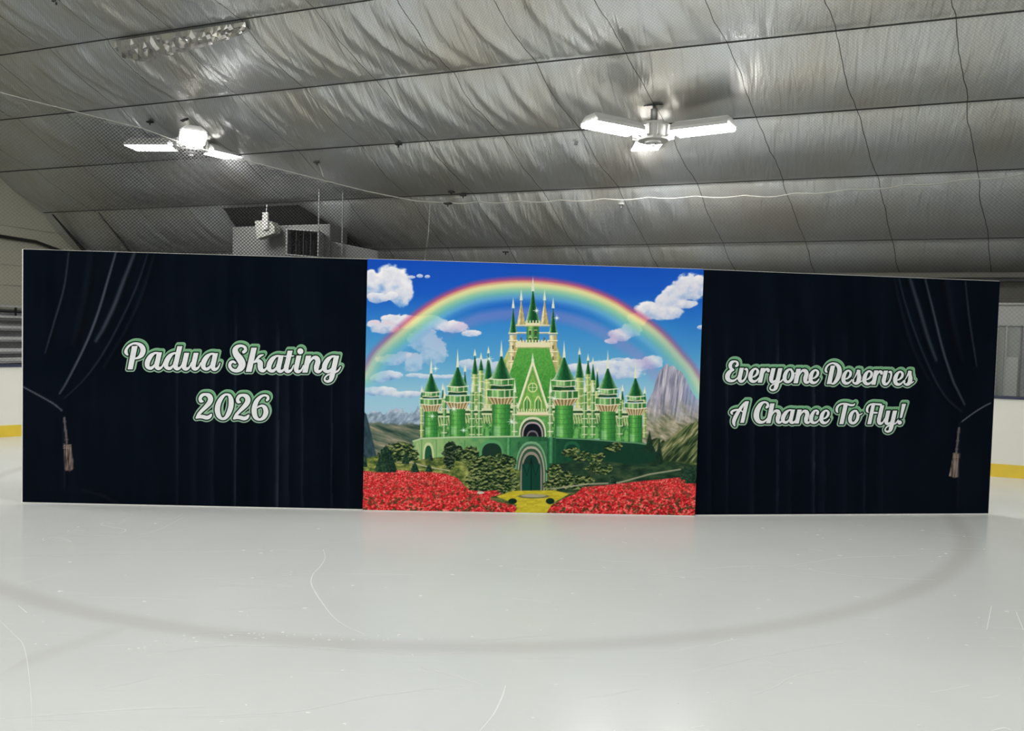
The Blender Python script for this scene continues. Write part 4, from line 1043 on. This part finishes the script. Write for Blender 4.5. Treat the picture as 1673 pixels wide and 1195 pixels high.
    g_('k', L, cv, 308, 484, 236); g_('a', L, cv, 585, 492, 234); g_('t', L, cv, 815, 494, 234); g_('i', L, cv, 963, 496, 234); g_('n', L, cv, 1075, 497, 234); g_('g', L, cv, 1342, 500, 236)
    L = []; out['year'] = L
    cv = glyphset(305, 630, 11.153); St, Po = make(L, cv)
    def two(dx, dy):
        St([(x + dx, y + dy, w) for x, y, w in ((300, 292, 30), (262, 282, 62), (252, 232, 62), (290, 178, 60), (350, 165, 54), (412, 188, 84), (440, 245, 96), (422, 310, 92), (362, 382, 78), (288, 455, 62), (232, 518, 58), (205, 575, 60))])
        St([(x + dx, y + dy, w) for x, y, w in ((185, 590, 36), (240, 568, 64), (300, 570, 70), (365, 588, 72), (415, 575, 66), (445, 545, 48), (458, 525, 22))])
    two(0, 0); two(683, 14)
    St([(755, 165, 40), (700, 172, 46), (635, 235, 74), (582, 340, 92), (566, 450, 98), (590, 550, 84), (645, 605, 50), (715, 590, 62), (775, 500, 86), (812, 380, 94), (815, 270, 92), (790, 190, 62), (755, 165, 40)])
    St([(1470, 268, 46), (1490, 240, 50), (1478, 198, 46), (1420, 182, 40), (1350, 210, 56), (1280, 290, 82), (1242, 400, 94), (1240, 500, 96), (1270, 585, 78), (1335, 622, 44), (1410, 585, 74), (1450, 500, 92), (1435, 415, 80), (1385, 372, 48), (1325, 385, 34), (1290, 410, 20)])
    # right banner
    L = []; out['motto_top'] = L
    cv = glyphset(1175, 580, 9.841); St, Po = make(L, cv)
    St([(262, 188, 36), (284, 170, 42), (280, 130, 36), (240, 112, 30), (192, 130, 52), (168, 175, 60), (180, 222, 50), (218, 246, 26)])
    St([(222, 250, 24), (170, 270, 56), (128, 330, 76), (128, 390, 72), (170, 422, 52), (225, 420, 36), (272, 388, 24), (300, 350, 14)])
    g_('v', L, cv, 282, 450, 235); g_('e', L, cv, 452, 452, 235); g_('r', L, cv, 605, 453, 235); g_('y', L, cv, 788, 455, 235); g_('o', L, cv, 1000, 460, 235); g_('n', L, cv, 1172, 462, 232); g_('e', L, cv, 1415, 472, 235)
    cv = glyphset(1335, 580, 9.841); St, Po = make(L, cv)
    Po([(200, 180), (272, 175), (212, 474), (136, 474)])
    St([(140, 282, 22), (122, 262, 38), (128, 215, 34), (168, 165, 28), (230, 140, 28), (290, 158, 46), (332, 205, 66), (342, 275, 76), (322, 355, 74), (285, 425, 58), (240, 468, 34), (196, 455, 18)])
    g_('e', L, cv, 368, 480, 235); g_('s', L, cv, 540, 484, 238); g_('e', L, cv, 705, 488, 235); g_('r', L, cv, 850, 484, 230); g_('v', L, cv, 1018, 492, 235); g_('e', L, cv, 1200, 496, 235); g_('s', L, cv, 1362, 500, 240)
    L = []; out['motto_low'] = L
    cv = glyphset(1180, 645, 9.294); St, Po = make(L, cv)
    Po([(335, 103), (396, 103), (322, 430), (262, 430)])
    St([(372, 108, 14), (330, 132, 34), (282, 190, 44), (232, 265, 52), (188, 345, 60), (166, 410, 54), (172, 455, 34), (184, 476, 14)])
    St([(300, 262, 18), (262, 240, 24), (208, 232, 30), (155, 248, 34), (130, 272, 36), (142, 294, 26)])
    St([(662, 195, 38), (682, 172, 42), (672, 132, 34), (622, 118, 32), (565, 160, 62), (520, 245, 82), (508, 335, 86), (538, 402, 66), (598, 420, 42), (650, 392, 26), (682, 345, 14)])
    g_('h', L, cv, 650, 436, 212); g_('a', L, cv, 872, 440, 212); g_('n', L, cv, 1078, 440, 212); g_('c', L, cv, 1300, 445, 215); g_('e', L, cv, 1455, 447, 215)
    cv = glyphset(1350, 645, 11.95); St, Po = make(L, cv)
    Po([(318, 190), (402, 190), (315, 578), (233, 578)])
    St([(208, 352, 18), (186, 320, 48), (190, 260, 50), (232, 205, 40), (300, 180, 34), (380, 186, 40), (455, 208, 44), (512, 205, 36), (536, 180, 20)])
    g_('o', L, cv, 398, 582, 280)
    Po([(862, 190), (934, 190), (856, 578), (778, 578)])
    St([(800, 352, 16), (776, 322, 44), (780, 262, 46), (818, 208, 36), (880, 182, 30), (960, 190, 40), (1050, 196, 40)]); Po([(905, 335), (985, 340), (978, 374), (898, 372)])
    g_('l', L, cv, 965, 583, 275); g_('y', L, cv, 1112, 588, 275)
    Po([(1457, 180), (1540, 180), (1458, 456), (1414, 456)]); L.append(('s', cv([(1413, 545, 84), (1415, 545, 84)])))
    return out
LET = letters()
def let_sd(prims, X, Y):
    d = np.full(X.shape, 1e3)
    for kind, pts in prims:
        if kind == 's':
            for (x0, y0, w0), (x1, y1, w1) in zip(pts[:-1], pts[1:]):
                m = 14
                ci = np.where((X.max(0) > min(x0, x1) - m) & (X.min(0) < max(x0, x1) + m))[0]; ri = np.where((Y.max(1) > min(y0, y1) - m) & (Y.min(1) < max(y0, y1) + m))[0]
                if len(ci) == 0 or len(ri) == 0: continue
                w = (slice(ri[0], ri[-1] + 1), slice(ci[0], ci[-1] + 1)); x, y = X[w], Y[w]
                ex, ey = x1 - x0, y1 - y0; L = ex * ex + ey * ey + 1e-9
                t = np.clip(((x - x0) * ex + (y - y0) * ey) / L, 0, 1)
                d[w] = np.minimum(d[w], np.hypot(x - x0 - t * ex, y - y0 - t * ey) - (w0 + (w1 - w0) * t) / 2)
        else:
            d = np.minimum(d, Paint(X, Y).sd((slice(None), slice(None)), pts))
    return d

# ---------- building the banners
def srgb_lin(c):
    c = np.clip(c / 255.0, 0, 1); return np.where(c <= .04045, c / 12.92, ((c + .055) / 1.055) ** 2.4)
def print_material(name, rough=.75):
    m = bpy.data.materials.new(name); m.use_nodes = True; N, L = nodes(m); b = N['Principled BSDF']
    a = N.new('ShaderNodeAttribute'); a.attribute_name = 'ink'; L.new(a.outputs['Color'], b.inputs['Base Color'])
    b.inputs['Roughness'].default_value = rough; b.inputs['Specular IOR Level'].default_value = .04
    tc = N.new('ShaderNodeTexCoord'); n = N.new('ShaderNodeTexNoise'); n.inputs['Scale'].default_value = 2.2; n.inputs['Detail'].default_value = 3; L.new(tc.outputs['Object'], n.inputs['Vector'])
    bp = N.new('ShaderNodeBump'); bp.inputs['Strength'].default_value = .25; bp.inputs['Distance'].default_value = .02; L.new(n.outputs['Fac'], bp.inputs['Height']); L.new(bp.outputs[0], b.inputs['Normal'])
    return m
PRINT = print_material('printed_cloth')
H_B = 2.29
POST = [np.array(q) for q in ((-4.3995, 6.875), (-1.3283, 6.9525), (1.7347, 7.0832), (4.7304, 7.4836))]
def grid_mesh(name, co, colr, mask, parent):
    """co (n,m,3), colr (n,m,3) sRGB, mask of faces or None"""
    n, m = co.shape[:2]; idx = np.arange(n * m).reshape(n, m)
    q = np.stack([idx[:-1, :-1], idx[1:, :-1], idx[1:, 1:], idx[:-1, 1:]], -1)
    q = q.reshape(-1, 4) if mask is None else q[mask]
    used = np.unique(q); remap = np.zeros(n * m, int); remap[used] = np.arange(len(used)); q = remap[q]
    cc = co.reshape(-1, 3)[used]; kk = srgb_lin(colr.reshape(-1, 3)[used])
    me = bpy.data.meshes.new(name)
    me.vertices.add(len(cc)); me.vertices.foreach_set('co', cc.astype(np.float32).ravel())
    me.loops.add(q.size); me.loops.foreach_set('vertex_index', q.ravel().astype(np.int32))
    me.polygons.add(len(q)); me.polygons.foreach_set('loop_start', np.arange(0, q.size, 4, dtype=np.int32))
    me.update(calc_edges=True)
    me.polygons.foreach_set('use_smooth', np.ones(len(q), bool))
    at = me.color_attributes.new('ink', 'FLOAT_COLOR', 'POINT')
    at.data.foreach_set('color', np.concatenate([kk, np.ones((len(kk), 1))], 1).astype(np.float32).ravel())
    me.materials.append(PRINT)
    o = bpy.data.objects.new(name, me); col.objects.link(o); o.parent = parent
    return o
def banner(key, i, label, inset, front, density, fold, words=()):
    a, b = POST[i], POST[i + 1]; d = (b - a); Wd = np.hypot(*d); e = d / Wd; nrm = np.array((e[1], -e[0]))   # toward the viewer
    root = empty('banner_stand', (float((a[0] + b[0]) / 2), float((a[1] + b[1]) / 2), 0)); tag(root, label, 'banner')
    ctr = (a + b) / 2
    H = homography(CORN[key])
    def P3(s, t, off): 
        x = a[0] + d[0] * s + nrm[0] * off - ctr[0]; y = a[1] + d[1] * s + nrm[1] * off - ctr[1]
        return np.stack([x, y, t * H_B * np.ones_like(x)], -1)
    def billow(s, t):   # the cloth is stretched, with slight slack
        e_ = np.clip(np.minimum(np.minimum(s, 1 - s) * 12, np.minimum(t, 1 - t) * 9), 0, 1)
        return e_ * ((fbm(s * 9, t * 2.2, 200 + i, 3) - .5) * fold + .004)
    ns, nt = int(Wd * density), int(H_B * density)
    s = np.linspace(0, 1, ns); t = np.linspace(.004, 1, nt)
    s0, s1 = .0, 1.0; s = s0 + (s1 - s0) * s
    SS, TT = np.meshgrid(s, t, indexing='xy')
    X, Y = hmap(H, SS, TT)
    TT2 = TT.copy()
    # orientation: rows go up; Paint.win needs rows by Y, columns by X
    Cc = paint_castle(X, Y) if key == 'mid' else paint_curtain(X, Y, key)
    cloth = grid_mesh('printed_cloth', P3(SS, TT, front + billow(SS, TT)), Cc, None, root)
    mb = MB()
    def Q(s_, z, off): v = P3(np.array(s_), np.array(z / H_B), off); return tuple(float(x) for x in v)
    g = .0035 if key == 'left' else -.0015; g2 = -.0015; ht = H_B + .003
    mb.hexa([Q(-g, .0, front - .045), Q(1 + g2, .0, front - .045), Q(1 + g2, .0, front - .002), Q(-g, .0, front - .002), Q(-g, ht, front - .045), Q(1 + g2, ht, front - .045), Q(1 + g2, ht, front - .002), Q(-g, ht, front - .002)])
    mb.build('edge_frame', EDGE_WHITE, root)
    for s_ in (.12, .88):
        mb = MB(); mb.hexa([Q(s_ - .01, 0, front - .30), Q(s_ + .01, 0, front - .30), Q(s_ + .01, 0, front - .045), Q(s_ - .01, 0, front - .045), Q(s_ - .01, .03, front - .30), Q(s_ + .01, .03, front - .30), Q(s_ + .01, .03, front - .045), Q(s_ - .01, .03, front - .045)])
        mb.build('stabiliser_foot', GREY_METAL2, root)
    for wname in words:
        prims = LET[wname]
        xs = [q[0] for k, pts in prims for q in pts]; ys = [q[1] for k, pts in prims for q in pts]
        # local fine grid, inverse homography of the bounding box
        Hi = np.linalg.inv(H)
        bb = [(min(xs) - 8, min(ys) - 11), (max(xs) + 9, min(ys) - 11), (max(xs) + 9, max(ys) + 8), (min(xs) - 8, max(ys) + 8)]
        st = []
        for (x, y) in bb:
            v = Hi @ np.array((x, y, 1.0)); st.append((v[0] / v[2], v[1] / v[2]))
        sa, sb = min(q[0] for q in st), max(q[0] for q in st); ta, tb = min(q[1] for q in st), max(q[1] for q in st)
        n1, n2 = int((sb - sa) * Wd * 430), int((tb - ta) * H_B * 430)
        SS, TT = np.meshgrid(np.linspace(sa, sb, n1), np.linspace(ta, tb, n2), indexing='xy')
        X, Y = hmap(H, SS, TT)
        d0 = let_sd(prims, X, Y)
        # raised look of the print: the outline is pulled up and to the right in steps
        d2 = np.minimum.reduce([let_sd(prims, X - .38 * k, Y + .62 * k) for k in range(0, 5)])
        Cc = np.zeros(X.shape + (3,)); Cc[...] = (9, 22, 20)
        def over(al, c): Cc[...] = Cc * (1 - al[..., None]) + np.array(c, float) * al[..., None]
        aa = .32
        over(sst(3.9 + aa, 3.9 - aa, d2), (150, 188, 160))
        over(sst(2.9 + .7, 2.9 - .7, d2), (112, 168, 124))
        over(sst(3.8 + aa, 3.8 - aa, d0) * sst(0, 2.2, Y - (sum(ys) / len(ys)) + 8), (150, 182, 160))
        over(sst(2.0 + aa, 2.0 - aa, d0), (10, 30, 24))
        wt = np.array((238, 238, 242)) - 10 * fbm(X / 5, Y / 5, 31, 3)[..., None]
        Cc[...] = Cc * (1 - sst(aa, -aa, d0)[..., None]) + wt * sst(aa, -aa, d0)[..., None]
        ok = d2 < 4.7
        fm = ok[:-1, :-1] | ok[1:, :-1] | ok[1:, 1:] | ok[:-1, 1:]
        lt = grid_mesh('lettering', P3(SS, TT, front + .0012 + billow(SS, TT)), Cc, fm, root)
        lt['label'] = {'title': 'white and green script lettering Padua Skating', 'year': 'white and green lettering 2026', 'motto_top': 'white and green script lettering Everyone Deserves', 'motto_low': 'white and green script lettering A Chance To Fly!'}[wname]
    return root
banner('left', 0, 'dark curtain print banner at the left with the words Padua Skating 2026', 0, 0.0, 110, .010, ('title', 'year'))
banner('mid', 1, 'bright backdrop printed with a green castle, rainbow and red flower fields', 0, .03, 245, .006)
banner('right', 2, 'dark curtain print banner at the right with the words Everyone Deserves A Chance To Fly!', 0, .0, 110, .010, ('motto_top', 'motto_low'))

# ------------------------------------------------------------------ skate marks on the ice
FROST = mat('white_ice_frost', (.80, .81, .79), .7)
def ground(px, py):   # projects an image pixel through the camera onto the ice plane
    c, s = math.cos(PITCH), math.sin(PITCH); cr, sr = math.cos(ROLL), math.sin(ROLL)
    a, b = px - 836.5, py - 597.5; Xr = a * cr + b * sr; Yr = -a * sr + b * cr
    x = Xr / F_PX; zf = -Yr / F_PX; y = c + zf * s; z = -s + zf * c; t = -CAM_H / z
    return Vector((x * t, y * t, .0008))
marks = [([(528, 898), (531, 912), (524, 925), (512, 938), (508, 952), (515, 968), (526, 985), (544, 1008), (566, 1024), (594, 1036)], 2.0),
         ([(70, 888), (92, 883), (117, 886), (98, 880), (74, 879), (72, 884), (84, 879), (118, 874), (150, 876), (190, 873), (205, 866), (178, 861), (165, 858), (172, 854), (190, 857), (204, 850), (178, 853)], 1.4),
         ([(110, 870), (116, 866), (140, 868)], 1.2), ([(225, 875), (260, 866), (300, 845)], 1.0), ([(240, 840), (270, 836), (310, 834)], .9), ([(245, 846), (280, 848), (300, 840)], .8),
         ([(0, 915), (90, 909), (220, 905), (330, 900)], .8), ([(300, 905), (420, 899), (560, 902)], .7), ([(0, 1175), (120, 1166), (240, 1158), (340, 1156)], 1.6), ([(300, 1172), (480, 1163), (600, 1140), (760, 1120)], 1.1),
         ([(240, 1072), (330, 1058), (440, 1055), (560, 1062), (690, 1072)], 1.2), ([(700, 1070), (760, 1066)], 1.2), ([(682, 1090), (740, 1104), (790, 1120)], 1.2), ([(784, 1195), (806, 1168), (820, 1140), (826, 1120)], 1.6), ([(0, 1015), (20, 1035), (40, 1060), (50, 1130), (52, 1190)], .8),
         ([(30, 990), (44, 1002)], 1.2), ([(420, 945), (520, 938), (680, 940)], .9), ([(840, 930), (1000, 935), (1180, 948), (1300, 950)], 1.0), ([(1100, 935), (1250, 925), (1400, 942), (1530, 948)], 1.3), ([(1290, 925), (1380, 912), (1500, 908)], 1.0),
         ([(1130, 1098), (1240, 1074), (1380, 1050), (1420, 1046)], .9), ([(1180, 1152), (1260, 1125), (1300, 1105), (1390, 1090)], .9), ([(1240, 1076), (1300, 1102)], .8), ([(1320, 897), (1342, 900)], 2.4), ([(1395, 975), (1405, 976)], 2.4), ([(1016, 886), (1024, 888)], 2.2),
         ([(1400, 858), (1412, 859)], 2.2), ([(1500, 867), (1560, 875), (1610, 880)], 1.0), ([(1500, 898), (1600, 897)], 1.2), ([(1620, 990), (1616, 1010), (1612, 1030)], 1.2), ([(836, 978), (900, 985)], .8), ([(1130, 1190), (1150, 1186)], 1.0), ([(1620, 1195), (1640, 1190), (1652, 1194)], 2.0), ([(1660, 1000), (1672, 1030)], 1.2)]
rs = random.Random(11)
for k in range(26):
    x, y = rs.uniform(0, 1673), rs.uniform(870, 1190); l = rs.uniform(30, 170); sl = rs.uniform(-.25, .12)
    marks.append(([(x, y), (x + l / 2, y + l / 2 * sl + rs.uniform(-2, 2)), (x + l, y + l * sl)], rs.uniform(.4, .8)))
vs_ = []; fs_ = []
for pts, w in marks:
    q = spline([tuple(map(float, p_)) for p_ in pts], 6); g = [ground(*p_) for p_ in q]; b = len(vs_)
    for i, p_ in enumerate(g):
        dd = (g[min(i + 1, len(g) - 1)] - g[max(i - 1, 0)]).normalized(); nn = Vector((-dd.y, dd.x, 0)); dist = math.hypot(p_.x, p_.y)
        hw = w * .0022 * (.4 + .8 * math.sin(math.pi * (i + .5) / len(g))) * (1 + .5 * rs.random())
        hw *= .62
        vs_ += [p_ + nn * hw, p_ - nn * hw]
    fs_ += [(b + 2 * i, b + 2 * i + 1, b + 2 * i + 3, b + 2 * i + 2) for i in range(len(g) - 1)]
o = mkmesh('skate_scratches', vs_, fs_, FROST); tag(recentre(o), 'thin white skate scratches scored across the grey ice', 'scratches', kind='stuff')
vs_ = []; fs_ = []
spots = [(114, 919), (205, 940), (443, 901), (475, 940), (545, 961), (577, 957), (630, 961), (797, 915), (20, 1077), (1195, 1014), (1340, 867), (1507, 867), (1507, 897), (1608, 898), (1304, 907), (1370, 908), (1390, 882), (1523, 918), (1535, 910), (1545, 905), (1575, 877), (1600, 1010), (1595, 1018), (1622, 1043), (1580, 1055), (1240, 995), (908, 997), (1004, 1195), (1450, 1037), (935, 970), (560, 1096)]
for k in range(46): spots.append((200 + 12 * k * rs.uniform(.9, 1.1), 1060 - 22 * math.sin(min(1, k / 30) * 2.2) + rs.uniform(-5, 6)))
for k in range(70): spots.append((rs.uniform(0, 1673), rs.uniform(850, 1190)))
for (x, y) in spots:
    c = ground(x, y); r = rs.uniform(.004, .012) * (1.0 if y < 1000 else .6); n = 6; b = len(vs_)
    for k in range(n):
        a = 2 * math.pi * k / n; rr = r * rs.uniform(.6, 1.3); vs_.append((c.x + rr * 1.6 * math.cos(a), c.y + rr * math.sin(a), .001))
    vs_.append((c.x, c.y, .004)); fs_ += [(b + k, b + (k + 1) % n, b + n) for k in range(n)]
o = mkmesh('ice_shavings', vs_, fs_, FROST); tag(recentre(o), 'white flecks of shaved ice scattered over the rink', 'ice shavings', kind='stuff')
